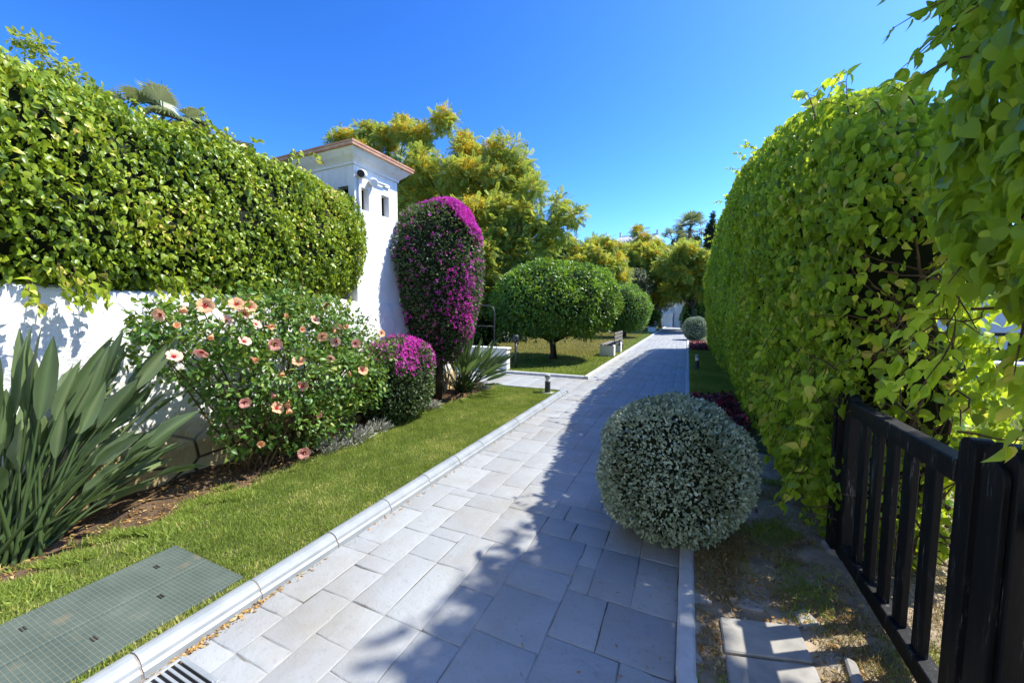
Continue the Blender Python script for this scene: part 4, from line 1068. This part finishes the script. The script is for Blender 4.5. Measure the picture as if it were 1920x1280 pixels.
mb = MB(); mb.box((GX-.035, 1.927, .975), (GX+.035, 2.943, 1.062)); mb.build('top_rail', M['black'], gt, bevel=.005)
mb = MB(); mb.box((GX-.035, 1.927, .07), (GX+.035, 2.943, .155)); mb.build('bottom_rail', M['black'], gt, bevel=.005)
for y in (2.79, 2.625, 2.46, 2.295, 2.12):
    mb = MB(); mb.box((GX-.013, y-.040, .1555), (GX+.013, y+.040, .9745)); mb.build('slat', M['black'], gt, bevel=.003)
np_ = thing('gate_post', 'broad black gate post with a shouldered top, nearest the camera', 'post', (.95, 1.66, 0), 'black gate posts')
mb = MB(); mb.prism(rounded(1.64, 1.79, .0, 1.19, 8, .06), 0, .915, 1.01); mb.build('shaft', M['black'], np_, bevel=.004)
mb = MB(); mb.prism(rounded(1.66, 1.76, .02, 1.13, 8, .05), 0, .895, .914); mb.build('cover_board', M['black'], np_, bevel=.003)
fp = thing('picket_fence_panel', 'black fence panel running on from the near gate post', 'fence', (.95, 1.1, 0))
mb = MB(); mb.box((.955, .5, .93), (1.005, 1.638, 1.01)); mb.build('rail', M['black'], fp, bevel=.004)
mb = MB(); mb.box((.955, .5, .07), (1.005, 1.638, .15)); mb.build('rail', M['black'], fp, bevel=.004)
for y in (1.54, 1.37, 1.20, 1.03):
    mb = MB(); mb.box((.931, y-.036, .1), (.9535, y+.036, 1.06)); mb.build('slat', M['black'], fp, bevel=.003)

# ================================================================== LITTLE FIXTURES
cv = thing('inspection_cover', 'green moulded plastic grating lying in the grass strip by the kerb', 'cover', (-2.73, .67, .02))
mb = MB(); mb.box((COVER[0], COVER[2], -.02), (-2.742, COVER[3], .034)); mb.build('panel', M['grp'], cv, bevel=.004)
mb = MB(); mb.box((-2.718, COVER[2], -.02), (COVER[1], COVER[3], .034)); mb.build('panel', M['grp'], cv, bevel=.004)
mb = MB(); mb.box((-2.741, COVER[2], -.02), (-2.719, COVER[3]-.004, .039)); mb.build('seam_strip', M['grp'], cv, bevel=.004)
for (x, y) in ((-2.60, 1.02), (-2.93, 1.14), (-2.55, .74), (-2.95, .62)):
    mb = MB(); mb.box((x-.022, y-.008, .0335), (x+.022, y-.002, .038)); mb.box((x-.022, y+.004, .0335), (x+.022, y+.010, .038)); mb.build('lifting_slot', M['darkwood'], cv)
dg = thing('drain_grate', 'white slotted drain grate let into the path beside the kerb', 'drain', (-1.93, .72, 0))
mb = MB(); x0, x1, y0, y1 = -2.09, -1.80, .50, .885
for a, b in (((x0, y0), (x1, y0+.015)), ((x0, y1-.015), (x1, y1)), ((x0, y0+.0152), (x0+.018, y1-.0152)), ((x1-.018, y0+.0152), (x1, y1-.0152))): mb.box((a[0], a[1], -.005), (b[0], b[1], .009))
mb.build('frame', M['kerb'], dg, bevel=.002)
mb = MB()
for y in np.arange(y0+.028, y1-.02, .024): mb.box((x0+.0185, y, -.003), (x1-.0185, y+.012, .0085))
mb.build('bars', M['kerb'], dg, bevel=.0015)
mb = MB(); mb.add([(x0+.018, y0+.015, .0035), (x1-.018, y0+.015, .0035), (x1-.018, y1-.015, .0035), (x0+.018, y1-.015, .0035)], [(0, 1, 2, 3)]); mb.build('sump', M['lens'], dg)  # flat black sheet between the bars stands for the shaded drain below

def bollard(x, y, lab, h=.36):
    t = thing('bollard_light', lab, 'lamp', (x, y, .02), 'low bollard lights')
    mb = MB(); lathe(mb, (x, y, .02), (0, 0, 1), [(.055, 0), (.055, h*.62), (.052, h*.62)], 18); mb.build('body', M['bollard'], t)
    mb = MB(); lathe(mb, (x, y, .02+h*.62), (0, 0, 1), [(.043, 0), (.043, h*.2)], 16); mb.build('lamp_ring', M['frost'], t, smooth=False)
    mb = MB(); lathe(mb, (x, y, .02+h*.82), (0, 0, 1), [(.058, 0), (.058, h*.15), (.045, h*.18)], 18); mb.build('cap', M['steel'], t)
    mb = MB(); mb.box((x-.12, y-.10, -.02), (x+.12, y+.10, .026)); mb.build('base_plate', M['kerb_rough'], t, bevel=.006)
bollard(-2.47, 7.10, 'charcoal bollard light at the corner where the lawn strip meets the side path')
bollard(.27, 11.6, 'charcoal bollard light in the shaded turf under the long hedge', .42)
bollard(-2.50, 16.6, 'dark bollard light between the white bench and the path kerb', .40)

def bench(x, y, lab):
    t = thing('bench', lab, 'bench', (x, y, .03), 'white benches by the path')
    # end blocks of white masonry, dark slats between them, reclined back at the path side
    for (yy) in (y, y+1.5):
        mb = MB(); mb.box((x-.50, yy, .02), (x, yy+.30, .42)); mb.build('end_block', M['plaster'], t, bevel=.008)
    for k in range(4):
        xx = x-.47+k*.115; mb = MB(); mb.box((xx, y-.03, .424), (xx+.085, y+1.83, .46)); mb.build('seat_slat', M['greywood'], t, bevel=.004)
    for yy in (y+.35, y+1.35):
        mb = MB(); mb.box((x-.055, yy, .30), (x-.01, yy+.06, .88)); mb.build('back_post', M['darkwood'], t, bevel=.004)
    for z in (.55, .67, .79):
        mb = MB(); mb.box((x-.0085, y+.02, z), (x+.022, y+1.78, z+.085)); mb.build('back_slat', M['greywood'], t, bevel=.004)
bench(-2.33, 13.75, 'white bench with slatted seat beside the path, past the round tree')
bench(-2.33, 32.0, 'distant white bench beside the path before the far wall')

# pier, lamp pole and rail at the side path
pr = thing('low_pier', 'low white masonry pier at the end of the side path behind the strap leaves', 'wall', (-4.6, 9.4, 0))
mb = MB(); mb.box((-5.6, 9.2, -.03), (-4.36, 9.42, .60)); mb.build('pier_body', M['plaster'], pr, bevel=.012)
mb = MB(); mb.box((-5.63, 9.17, .602), (-4.33, 9.45, .65)); mb.build('coping', M['plaster'], pr, bevel=.01)
lp = thing('lamp_pole', 'thin dark garden lamp pole beside the low white pier', 'lamp', (-4.28, 9.62, .03))
mb = MB(); mb.tube([(-4.28, 9.62, 0), (-4.28, 9.62, .78)], .035, 10); mb.build('pole', M['bollard'], lp, smooth=True)
mb = MB(); lathe(mb, (-4.28, 9.62, .78), (0, 0, 1), [(.05, 0), (.085, .06), (.085, .16), (.06, .2)], 14); mb.build('lamp_head', M['bollard'], lp)
jb = thing('ground_light', 'small dark wall light fixed low on the white pier', 'lamp', (-4.72, 9.15, .1))
mb = MB(); mb.box((-4.82, 9.11, .03), (-4.62, 9.199, .10)); mb.build('housing', M['bollard'], jb, bevel=.01)
mb = MB(); mb.box((-4.80, 9.105, .05), (-4.64, 9.1095, .085)); mb.build('lens', M['frost'], jb)
rl = thing('handrail', 'grey steel tube handrail rising behind the strap leaved clump', 'railing', (-5.3, 9.7, 0))
mb = MB(); mb.tube([(-4.98, 9.7, 0), (-4.98, 9.7, 1.60), (-5.02, 9.7, 1.72), (-5.12, 9.7, 1.78), (-6.6, 9.7, 1.80)], .02, 8); mb.tube([(-6.4, 9.7, 0), (-6.4, 9.7, 1.78)], .028, 8); mb.build('tube_frame', M['bollard'], rl, smooth=True)
mb = MB()
for z in (.5, 1.2): mb.tube([(-6.4, 9.7, z), (-4.98, 9.7, z)], .012, 6)
mb.build('cross_bars', M['bollard'], rl, smooth=True)

# ================================================================== TREES
def topiary(lab, c, h, tz, n, size, seed, e1=.9, group='clipped round trees', flat=.55, name='citrus_tree'):
    c = np.array(c, float); t = thing(name, lab, 'tree', (c[0], c[1], .02), group)
    def df(P):
        P = P.copy(); q = P.reshape(-1, 3); b = (.07*fuzz(q, .45, seed)+.075*fuzz(q, 1.1, seed+1)).reshape(P.shape[:-1])
        dz = P[..., 2]-c[2]; P[..., 2] = c[2]+np.where(dz < 0, dz*flat, dz)+b; P[..., 0] += b; return P
    fn = superq(c, h, e1, 1., 2, df)
    crown = bush(t, fn, c, n, LANCE, size, M['citrus'], seed+2, (.84, .84, .84), .11, (.9, .16, .22, .42), None, 'stand', None, 'crown', .16)
    tr = MB(); tr.tube([(c[0], c[1], -.05), (c[0]+.02, c[1], .25), (c[0]-.01, c[1], .55), (c[0], c[1], tz+.3)], [.15, .11, .10, .10], 10)
    for k in range(7):
        a = 2*PI*k/7; tr.tube([(c[0], c[1], tz), (c[0]+math.cos(a)*h[0]*.35, c[1]+math.sin(a)*h[1]*.35, tz+.35), (c[0]+math.cos(a)*h[0]*.7, c[1]+math.sin(a)*h[1]*.7, tz+.7)], [.07, .045, .02], 7)
    tr.build('trunk', M['bark'], t, smooth=True)
    # leafy ends that break the outline and hang from the underside
    m = int(n*.10); a = rng.uniform(0, 2*PI, m); rr = np.sqrt(rng.uniform(.25, 1, m))
    P = np.stack([c[0]+np.cos(a)*rr*h[0]*.95, c[1]+np.sin(a)*rr*h[1]*.95, c[2]-h[2]*flat*np.sqrt(np.clip(1-rr**2*.8, .1, 1))+rng.normal(0, .12, m)], 1)
    instance('crown', LANCE, P, nrm(-UP+rng.normal(size=(m, 3))*.5), nrm(rng.normal(size=(m, 3))), rng.uniform(size*.7, size*1.2, m), M['citrus'], t, .3+.2*rng.normal(size=m))
    return t
topiary('broad low round citrus tree with dark trunk on the lawn by the side path', (-4.05, 12.15, 1.78), (2.05, 2.05, 1.42), .62, 21000, .125, 120, flat=.66)
topiary('second clipped round tree farther along the path, behind the first', (-3.55, 24.5, 1.72), (1.50, 1.50, 1.52), .5, 9000, .13, 130, .9, flat=.85)
topiary('small third clipped tree just before the far white wall', (-3.1, 37.5, 1.15), (.85, .85, .98), .35, 2600, .15, 140, flat=.85)

def blob_tree(name, lab, base, blobs, n_per, leaf, size, mat, flower=None, fl_n=0, fl_size=.07, trunk_r=.22, group=None, cat='tree', seed=1, ft=None, sq=.75, fl_top=True, fork=None, fade=None):
    r_ = np.random.default_rng(seed); base = np.array(base, float); t = thing(name, lab, cat, base, group)
    cs = np.array([b[0] for b in blobs], float); rs = np.array([b[1] for b in blobs], float)
    # each lump is a main spray with ragged side sprays
    c2_, r2_ = [], []
    for c, r in zip(cs, rs):
        c2_.append(c); r2_.append(r*.74)
        for q in range(3):
            d = nrm(r_.normal(size=3)); c2_.append(c+d*r*r_.uniform(.55, .85)); r2_.append(r*r_.uniform(.36, .58))
    fs, fr_ = np.array(c2_), np.array(r2_)
    cen = cs.mean(0); fork = np.array(fork) if fork is not None else base+(cen-base)*np.array([.35, .35, .42])
    tb = MB(); tb.tube([base-[0, 0, .1], base+(fork-base)*.5+r_.normal(0, .05, 3), fork], [trunk_r*1.25, trunk_r, trunk_r*.85], 10)
    hubs = []
    k = max(4, len(cs)//7); idx = r_.choice(len(cs), k, replace=False)
    for i in idx:
        h = fork+(cs[i]-fork)*.55+r_.normal(0, .2, 3); hubs.append(h); m_ = (fork+h)/2+r_.normal(0, .15, 3); tb.tube([fork, m_, h], [trunk_r*.62, trunk_r*.45, trunk_r*.3], 7, False)
    hubs = np.array(hubs)
    for c in cs:
        h = hubs[np.argmin(np.linalg.norm(hubs-c, axis=1))]; m_ = (h+c)/2+r_.normal(0, .15, 3); tb.tube([h, m_, c], [trunk_r*.26, trunk_r*.16, trunk_r*.05], 5, False)
    tb.build('trunk', M['bark'], t, smooth=True)
    PP = []; NN = []; FP = []
    for c, r in zip(fs, fr_):
        k = max(12, int(n_per*r*r)); d = nrm(r_.normal(size=(k, 3))); rr = r*r_.uniform(.15, 1, k)**.5*(1+.25*r_.normal(size=k)*.5)
        PP.append(c+d*rr[:, None]*np.array([1, 1, sq])); NN.append(d)
        if flower:
            f = int(fl_n*r*r*np.clip(r_.normal(1, .75), .05, 2.6)*(fade(c) if fade else 1)); d2 = nrm(r_.normal(size=(f, 3))+UP*(.9 if fl_top else .2)); FP.append(c+d2*np.array([1, 1, sq])*(r*r_.uniform(.45, 1.15, f))[:, None])
    P = np.concatenate(PP); N = np.concatenate(NN); n = len(P)
    T = nrm(N*.8+rng.normal(size=(n, 3))*.55-UP*.08); F = nrm(UP*.8+rng.normal(size=(n, 3))*.5+N*.2)
    instance('crown', leaf, P, T, F, rng.uniform(size*.7, size*1.25, n), mat, t, tone(P, n, .5, seed, .14, .2, .48))
    if flower:
        P = np.concatenate(FP); n = len(P)
        instance('blossoms', PUFF, P, nrm(rng.normal(size=(n, 3))), nrm(rng.normal(size=(n, 3))), rng.uniform(fl_size*.6, fl_size*1.3, n), flower, t, .5+.25*rng.normal(size=n))
    return t
# big yellow tree: lumps of its crown, surveyed outline first, then filled
def lump(u, v, Y, r): return (atY(u, v, Y), r)
L = [lump(628, 272, 14.2, .55), lump(652, 258, 14.2, .6), lump(692, 246, 14.2, .62), lump(700, 285, 13.6, .7), lump(760, 240, 14, .6), lump(828, 232, 14, .62), lump(780, 262, 13.6, .8), lump(725, 262, 14, .7), lump(665, 278, 14.5, .62), lump(640, 300, 14.5, .6), lump(872, 285, 13.4, .7), lump(925, 305, 14, .5),
     lump(905, 340, 13, .85), lump(850, 330, 12.5, .9), lump(790, 320, 12.6, .9), lump(740, 320, 13, .8), lump(960, 345, 13.6, .65), lump(1000, 365, 13.2, .6), lump(1045, 385, 13, .5), lump(1075, 402, 12.8, .42), lump(1050, 430, 13, .5), lump(1000, 420, 12.8, .7),
     lump(950, 400, 12.4, .8), lump(890, 400, 12, .9), lump(930, 450, 12, .8), lump(985, 470, 12.6, .7), lump(900, 470, 11.6, .8), lump(860, 430, 11.8, .7), lump(910, 520, 11.6, .75), lump(950, 510, 12.2, .7), lump(1015, 470, 13.4, .6), lump(930, 560, 12, .6), lump(895, 570, 11.4, .55), lump(780, 380, 12.6, .8), lump(1030, 445, 14, .5), lump(985, 325, 14, .45)]
for k in range(26):
    L.append((np.array([rng.uniform(-12, -6.4), rng.uniform(13.5, 17.5), rng.uniform(3.2, 7.6)]), rng.uniform(.7, 1.1)))
blob_tree('yellow_flowering_tree', 'big yellow flowering feathery tree rising behind the white tower', (-9.2, 14.8, 0), L, 560, COMP, .30, M['tip_leaf'], M['tip_flower'], 1350, .10, .26, 'yellow flowering trees', seed=31, fork=(-9.0, 14.6, 2.6), fade=lambda c: np.clip((-5.9-c[0])/1.6, .12, 1))
def crown_blobs(c, R, n, rmin, rmax, seed):
    r_ = np.random.default_rng(seed); out = []
    for k in range(n):
        d = nrm(r_.normal(size=3)); q = r_.uniform(.35, 1)**.5; out.append((np.array(c)+d*np.array(R)*q, r_.uniform(rmin, rmax)))
    return out
c1 = atY(1095, 500, 27); c2 = atY(1225, 512, 38); c3 = atY(1292, 512, 33); c4_ = atY(1150, 530, 34)
blob_tree('yellow_flowering_tree', 'yellow flowering tree between the big one and the white house roof', (c1[0], c1[1], 0), crown_blobs(c1, (3.2, 2, 1.6), 44, .6, .95, 41), 320, COMP, .42, M['tip_leaf'], M['tip_flower'], 360, .14, .2, 'yellow flowering trees', seed=41)
T2 = crown_blobs(c2, (5.2, 3, 2.2), 74, .8, 1.25, 42)+[(atY(1192, 432, 38), .6), (atY(1205, 445, 38), .8), (atY(1195, 460, 38), .8)]
blob_tree('yellow_flowering_tree', 'yellow flowering tree in front of the white house, with one shoot above its roof', (c2[0], c2[1], 0), T2, 220, COMP, .5, M['tip_leaf'], M['tip_flower'], 360, .17, .22, 'yellow flowering trees', seed=42)
T3 = crown_blobs(c3, (2.0, 2, 1.9), 36, .7, 1.0, 43)
blob_tree('yellow_flowering_tree', 'yellow flowering tree close to the far end of the long hedge', (c3[0]+.4, c3[1], 0), T3, 240, COMP, .45, M['tip_leaf'], M['tip_flower'], 360, .15, .18, 'yellow flowering trees', seed=43)
blob_tree('grey_green_tree', 'muted green tree filling in left of the white house, without flowers', (c4_[0], c4_[1], 0), crown_blobs(c4_-np.array([0, 0, .7]), (2.6, 2, 2.2), 30, .7, 1.1, 44), 260, LANCE, .26, M['olive'], seed=44, trunk_r=.2)
o5 = atY(1240, 555, 41)
blob_tree('olive_tree', 'silvery olive tree leaning over the far white wall', (o5[0], o5[1], 0), crown_blobs(o5, (2.0, 1.5, 1.5), 20, .6, .9, 45), 300, LANCE, .22, M['olive'], seed=45, trunk_r=.16)

def shrub(lab, c, h, n, size, mat, seed, name='shrub', group='background shrubs', tmpl=LANCE, cat='shrub', blossom=None, bn=0):
    t = thing(name, lab, cat, (c[0], c[1], 0), group); c = np.array(c, float)
    def df(P):
        P = P.copy(); q = P.reshape(-1, 3); b = (.12*fuzz(q, .3, seed)+.08*fuzz(q, .9, seed+1)).reshape(P.shape[:-1])*min(1, h[0]); P[..., 0] += b; P[..., 2] += b; P[..., 1] += b; return P
    fn = superq(c, h, .8, 1., 2, df); bush(t, fn, c, n, tmpl, size, mat, seed, (.84, .84, .86), .1)
    if blossom:
        P, N = sample(fn, bn, c, lambda P, N: np.clip(N[:, 2]+.2, .05, 1)); P = P+N*.03
        instance('blossoms', BRACT, P, nrm(rng.normal(size=(bn, 3))), nrm(N+rng.normal(size=(bn, 3))*.5), rng.uniform(.06, .11, bn), blossom, t, rng.uniform(0, 1, bn))
shrub('dark green shrub behind the grey handrail, left of the round citrus tree', (-7.0, 11.8, 1.1), (1.1, 1.0, 1.25), 3600, .12, M['citrus'], 150)
shrub('dark shrub deep behind the pink bougainvillea', (-8.6, 10.8, 1.0), (1.2, 1.1, 1.3), 3200, .12, M['citrus'], 153)
shrub('dull green shrub far across the lawn behind the round trees', (-9.5, 19, 1.3), (2.2, 1.5, 1.6), 3600, .16, M['olive'], 156)
shrub('long green shrub closing the lawn beyond the first round tree', (-9.0, 27, 1.5), (3.2, 1.6, 1.9), 4600, .18, M['citrus'], 159)
shrub('mid green shrub behind the second round tree', (-5.6, 35, 1.6), (2.4, 1.5, 2.0), 3600, .18, M['olive'], 162)
shrub('round green shrub right of the far white wall', (.75, 34, 1.15), (1.2, 1.2, 1.35), 3600, .15, M['citrus'], 165)
shrub('small magenta bougainvillea over the round shrub at the far end', (1.2, 38, 2.4), (1.5, 1.2, 1.3), 2600, .13, M['boug_leaf'], 168, 'bougainvillea', 'clipped bougainvilleas', OVAL, 'shrub', M['bract_far'], 1500)
shrub('tall dark shrub at the very end of the path beyond the magenta one', (2.6, 46, 2.2), (2.6, 1.6, 2.8), 4200, .2, M['citrus'], 171)
shrub('dark bank of shrubs left of the far wall under the yellow trees', (-8.0, 46, 2.0), (4.5, 2.0, 2.6), 5200, .22, M['citrus'], 174)

# palms and cypresses
def fan_palm(lab, base, top, nf, R, seed, trunk_r=.2, group='fan palms', spear=False, droop=.22, lo=-.7, nseg=22, wseg=.035):
    r_ = np.random.default_rng(seed); base = np.array(base, float); top = np.array(top, float); t = thing('fan_palm', lab, 'palm', base, group)
    tb = MB(); m_ = (base+top)/2; tb.tube([base, m_+[.05, 0, 0], top], [trunk_r*1.2, trunk_r, trunk_r*.95], 10); tb.build('trunk', M['bark'], t, smooth=True)
    V = []; F = []; rnd = []; st = MB()
    for i in range(nf):
        az = r_.uniform(0, 2*PI); el = r_.uniform(lo, 1.4); d = np.array([math.cos(az)*math.cos(el), math.sin(az)*math.cos(el), math.sin(el)])
        hub = top+d*R*.55; st.tube([top, (top+hub)/2+[0, 0, .04], hub], .012*R, 4, False)
        s = np.cross(d, UP); s /= np.linalg.norm(s)+1e-9; nn = np.cross(s, d); tn = np.clip(r_.normal(.5, .25), 0, 1)
        for k in range(nseg):
            a = -1.75+3.5*k/(nseg-1); dd = d*math.cos(a)+s*math.sin(a); L = R*.55*(1-.22*abs(a)/1.75)*r_.uniform(.9, 1.08)
            tip = hub+dd*L+np.array([0, 0, -droop*L]); mid = hub+dd*L*.6+nn*.03; w_ = np.cross(dd, nn)*wseg*R
            n0 = len(V); V += [hub, mid-w_, tip, mid+w_]; F.append((n0, n0+1, n0+2, n0+3)); rnd += [tn]*4
    if spear:
        st.tube([top, top+np.array([.02, 0, R*1.05])], [.02*R, .003], 5)
    st.build('leaf_stalks', M['stalk'], t)
    arr_mesh('crown', np.array(V), np.array(F).ravel(), [4]*len(F), M['palm'], t, rnd)
p = atX(305, 205, -8.5); fan_palm('fan palm with a pale spear leaf showing over the left hedge', (p[0], p[1], 0), p-[0, 0, .24], 24, .70, 51, .16, spear=True)
p = atX(225, 190, -8.8); fan_palm('fan palm half hidden by the left hedge, left of the one with the spear leaf', (p[0], p[1], 0), p-[0, 0, .50], 18, .68, 52, .15)
p = atX(430, 268, -9.0); fan_palm('fan palm tips barely clearing the left hedge, nearest the tower', (p[0], p[1], 0), p-[0, 0, .50], 16, .68, 53, .15)
p = atX(500, 290, -9.2); fan_palm('low fan palm crown just above the hedge shoulder', (p[0], p[1], 0), p-[0, 0, .6], 14, .7, 54, .15)
p = atY(1294, 428, 62); fan_palm('distant fan palm beside the cypress on the skyline', (p[0], p[1], 5), p-[0, 0, .2], 34, 2.8, 55, .3, droop=.2, lo=-.9, nseg=12, wseg=.036)
p = atY(1262, 447, 58); fan_palm('lower distant fan palm left of the skyline palm', (p[0], p[1], 4), p-[0, 0, .3], 28, 2.2, 56, .25, droop=.2, lo=-.9, nseg=12, wseg=.036)
p = atX(95, 118, -5.6)
blob_tree('feathery_tree', 'airy pale green treetop poking over the left hedge near the frame edge', (p[0]-.2, p[1], 0), [(p, .22), (p+[.02, .13, -.10], .2), (p+[0, -.09, .12], .13), (p+[-.05, .22, -.22], .18), (p+[-.05, -.02, -.28], .25)], 3200, LANCE, .06, M['tip_leaf'], trunk_r=.05, seed=61)
def cypress(lab, u, vt, vb, Y, r, seed):
    b = atY(u, vb, Y); tp = atY(u, vt, Y); h = (tp[2]-2.0)/2; c = np.array([b[0], Y, 2.0+h])
    t = thing('cypress', lab, 'tree', (b[0], Y, 2), 'skyline cypresses')
    def df(P):
        P = P.copy(); z = (P[..., 2]-c[2])/h; k = np.interp(z, [-1, .2, .7, 1], [1, .95, .6, .25]); P[..., 0] = c[0]+(P[..., 0]-c[0])*k; return P
    fn = superq(c, (r, r, h), .75, 1., 2, df); bush(t, fn, c, 3600, SLIM, .42, M['cypress'], seed, (.8, .8, .97), .12, jit=.5)
    trunk(t, [(b[0], Y, 0), (b[0], Y, 3)], [.25, .2])
cypress('tall thin dark cypress on the skyline beside the long hedge', 1334, 397, 470, 60, .62, 180)
cypress('second cypress shoulder, shorter, touching the tall one', 1327, 418, 470, 60.5, .7, 183)
cypress('small dark cypress left of the skyline palm', 1275, 420, 470, 64, .6, 186)

# ================================================================== HOUSES AND WALLS
hs1 = thing('house', 'white house with pale grey roof rising behind the yellow trees', 'house', (-8.6, 78, 8))
mb = MB(); mb.box((-13.5, 75, 6), (-4.6, 84, 14.0)); mb.build('wall', M['palewall'], hs1)
mb = MB(); mb.add([(-13.9, 74.6, 14.0), (-4.3, 74.6, 14.0), (-4.3, 84.4, 14.0), (-13.9, 84.4, 14.0), (-12.4, 78, 16.2), (-5.6, 78, 16.2), (-5.6, 81, 16.2), (-12.4, 81, 16.2)], [(0, 1, 5, 4), (1, 2, 6, 5), (2, 3, 7, 6), (3, 0, 4, 7), (4, 5, 6, 7), (0, 1, 2, 3)]); rfh = mb.build('roof', M['roofgrey'], hs1)
mb = MB(); mb.box((-12.6, 77.9, 16.0), (-5.4, 78.1, 16.35)); mb.build('ridge', M['palewall'], rfh, bevel=.03)
for x in (-12.4, -5.7): 
    mb = MB(); mb.box((x-.18, 77.8, 16.0), (x+.18, 78.2, 16.85)); mb.box((x-.26, 77.72, 16.852), (x+.26, 78.28, 16.95)); mb.build('chimney', M['palewall'], rfh, bevel=.02)
for x in (-12, -10, -8, -6):
    mb = MB(); mb.box((x-.5, 74.93, 11.2), (x+.5, 74.99, 12.6)); wv = mb.build('window', M['dark_glass'], hs1)
    mb = MB(); mb.box((x-.6, 74.9, 12.603), (x+.6, 75.0, 12.7)); mb.box((x-.6, 74.9, 11.1), (x+.6, 75.0, 11.197)); mb.build('window_frame', M['palewall'], wv)
h2 = thing('house', 'sliver of a second white house left of the grey roofed one', 'house', (-17.5, 80, 8))
mb = MB(); mb.box((-20, 78, 6), (-14.6, 86, 14.3)); mb.build('wall', M['palewall'], h2)
mb = MB(); mb.box((-20.2, 77.8, 14.303), (-14.4, 86.2, 14.5)); mb.build('roof', M['terracotta'], h2)
mb = MB(); mb.box((-17.2, 79, 14.5), (-16.9, 79.3, 15.7)); mb.build('chimney', M['palewall'], h2)
fw = thing('end_wall', 'far white wall with a planter closing the end of the path', 'wall', (-1.6, 46, 0))
mb = MB(); mb.box((-6.0, 46, -.1), (-.75, 46.5, 3.5)); mb.build('wall_body', M['plaster'], fw)
mb = MB(); mb.box((-1.35, 45.7, -.1), (-.55, 45.998, 3.75)); mb.build('pier', M['plaster'], fw, bevel=.03)
mb = MB(); mb.box((-1.42, 45.65, 3.753), (-.48, 46.55, 3.85)); mb.build('coping', M['plaster'], fw, bevel=.02)
mb = MB(); mb.box((-2.9, 45.1, -.1), (-1.5, 45.99, 1.5)); mb.build('planter', M['plaster'], fw, bevel=.03)
mb = MB(); mb.box((-4.8, 45.93, .1), (-3.6, 45.995, 2.4)); mb.build('door', M['greywood'], fw, bevel=.01)
# garden behind the gate
sheet('terrace', [(3.2, 9.6), (14, 9.6), (14, 16), (3.2, 16)], .03, M['paving'])
pw = thing('pavilion', 'pale pool house wall seen through the leaves behind the gate', 'building', (8, 15, 0))
mb = MB(); mb.box((4.6, 14.2, -.1), (16, 14.6, 3.2)); mb.build('wall', M['palewall'], pw)
mb = MB(); mb.box((4.3, 13.9, 3.203), (16.3, 18, 3.4)); mb.build('roof', M['roofgrey'], pw)
gb = thing('slatted_seat', 'black slatted garden seat on the terrace glimpsed past the gate', 'bench', (6.0, 11.6, .03))
for k in range(9):
    x = 5.35+k*.16; mb = MB(); mb.box((x, 11.95, .5), (x+.09, 11.98, 1.08)); mb.build('back_slat', M['lens'], gb)
mb = MB(); mb.box((5.28, 11.93, 1.082), (6.82, 12.0, 1.16)); mb.build('top_rail', M['lens'], gb, bevel=.005)
mb = MB(); mb.box((5.28, 11.3, .42), (6.82, 11.93, .48)); mb.build('seat', M['lens'], gb, bevel=.005)
mb = MB(); mb.box((5.34, 11.32, .482), (6.76, 11.9, .56)); mb.build('cushion', M['palewall'], gb, bevel=.02)
for (x, y) in ((5.3, 11.32), (6.74, 11.32), (5.3, 11.93), (6.74, 11.93)):
    mb = MB(); mb.box((x, y, .03), (x+.07, y+.06, .418)); mb.build('leg', M['lens'], gb)

# unseen tree added right of the frame; crown shaped to shade the near path
SH = [(rng.uniform(-.52, .12), rng.uniform(.0, 1.85), rng.uniform(6.0, 7.4)) for _ in range(75)]
SH += [(x+rng.normal(0, .05), y+rng.normal(0, .05), rng.uniform(6.3, 7.2)) for x in np.arange(-.64, .1, .25) for y in np.arange(.15, 2.2, .34) if x > -.42 or y > 1.0]
SH = [q for q in SH if not (q[0] > -.15 and q[1] > 1.35)]
blob_tree('shade_tree', 'leafy garden tree beyond the gate that shades the near end of the path', (4.3, 3.2, 0), [((sx+.6*z, sy+.37*z, z), .5) for sx, sy, z in SH], 800, LANCE, .15, M['citrus'], trunk_r=.16, seed=71, fork=(4.3, 3.2, 4.6))

# the white villa, unseen, added behind the camera to bounce light into the shade
vl = thing('villa', 'white plastered villa front behind the viewpoint, facing along the path', 'house', (-2.5, -4.2, 0))
mb = MB(); mb.box((-11, -9, -.1), (7, -4.2, 6.2)); mb.build('wall', M['plaster'], vl)
mb = MB(); mb.box((-11.3, -9.3, 6.203), (7.3, -3.95, 6.4)); mb.build('roof', M['terracotta'], vl)
for x in (-8, -4.5, 3.5):
    mb = MB(); mb.box((x-.5, -4.197, 1.0), (x+.5, -4.16, 2.3)); mb.build('window', M['dark_glass'], vl)
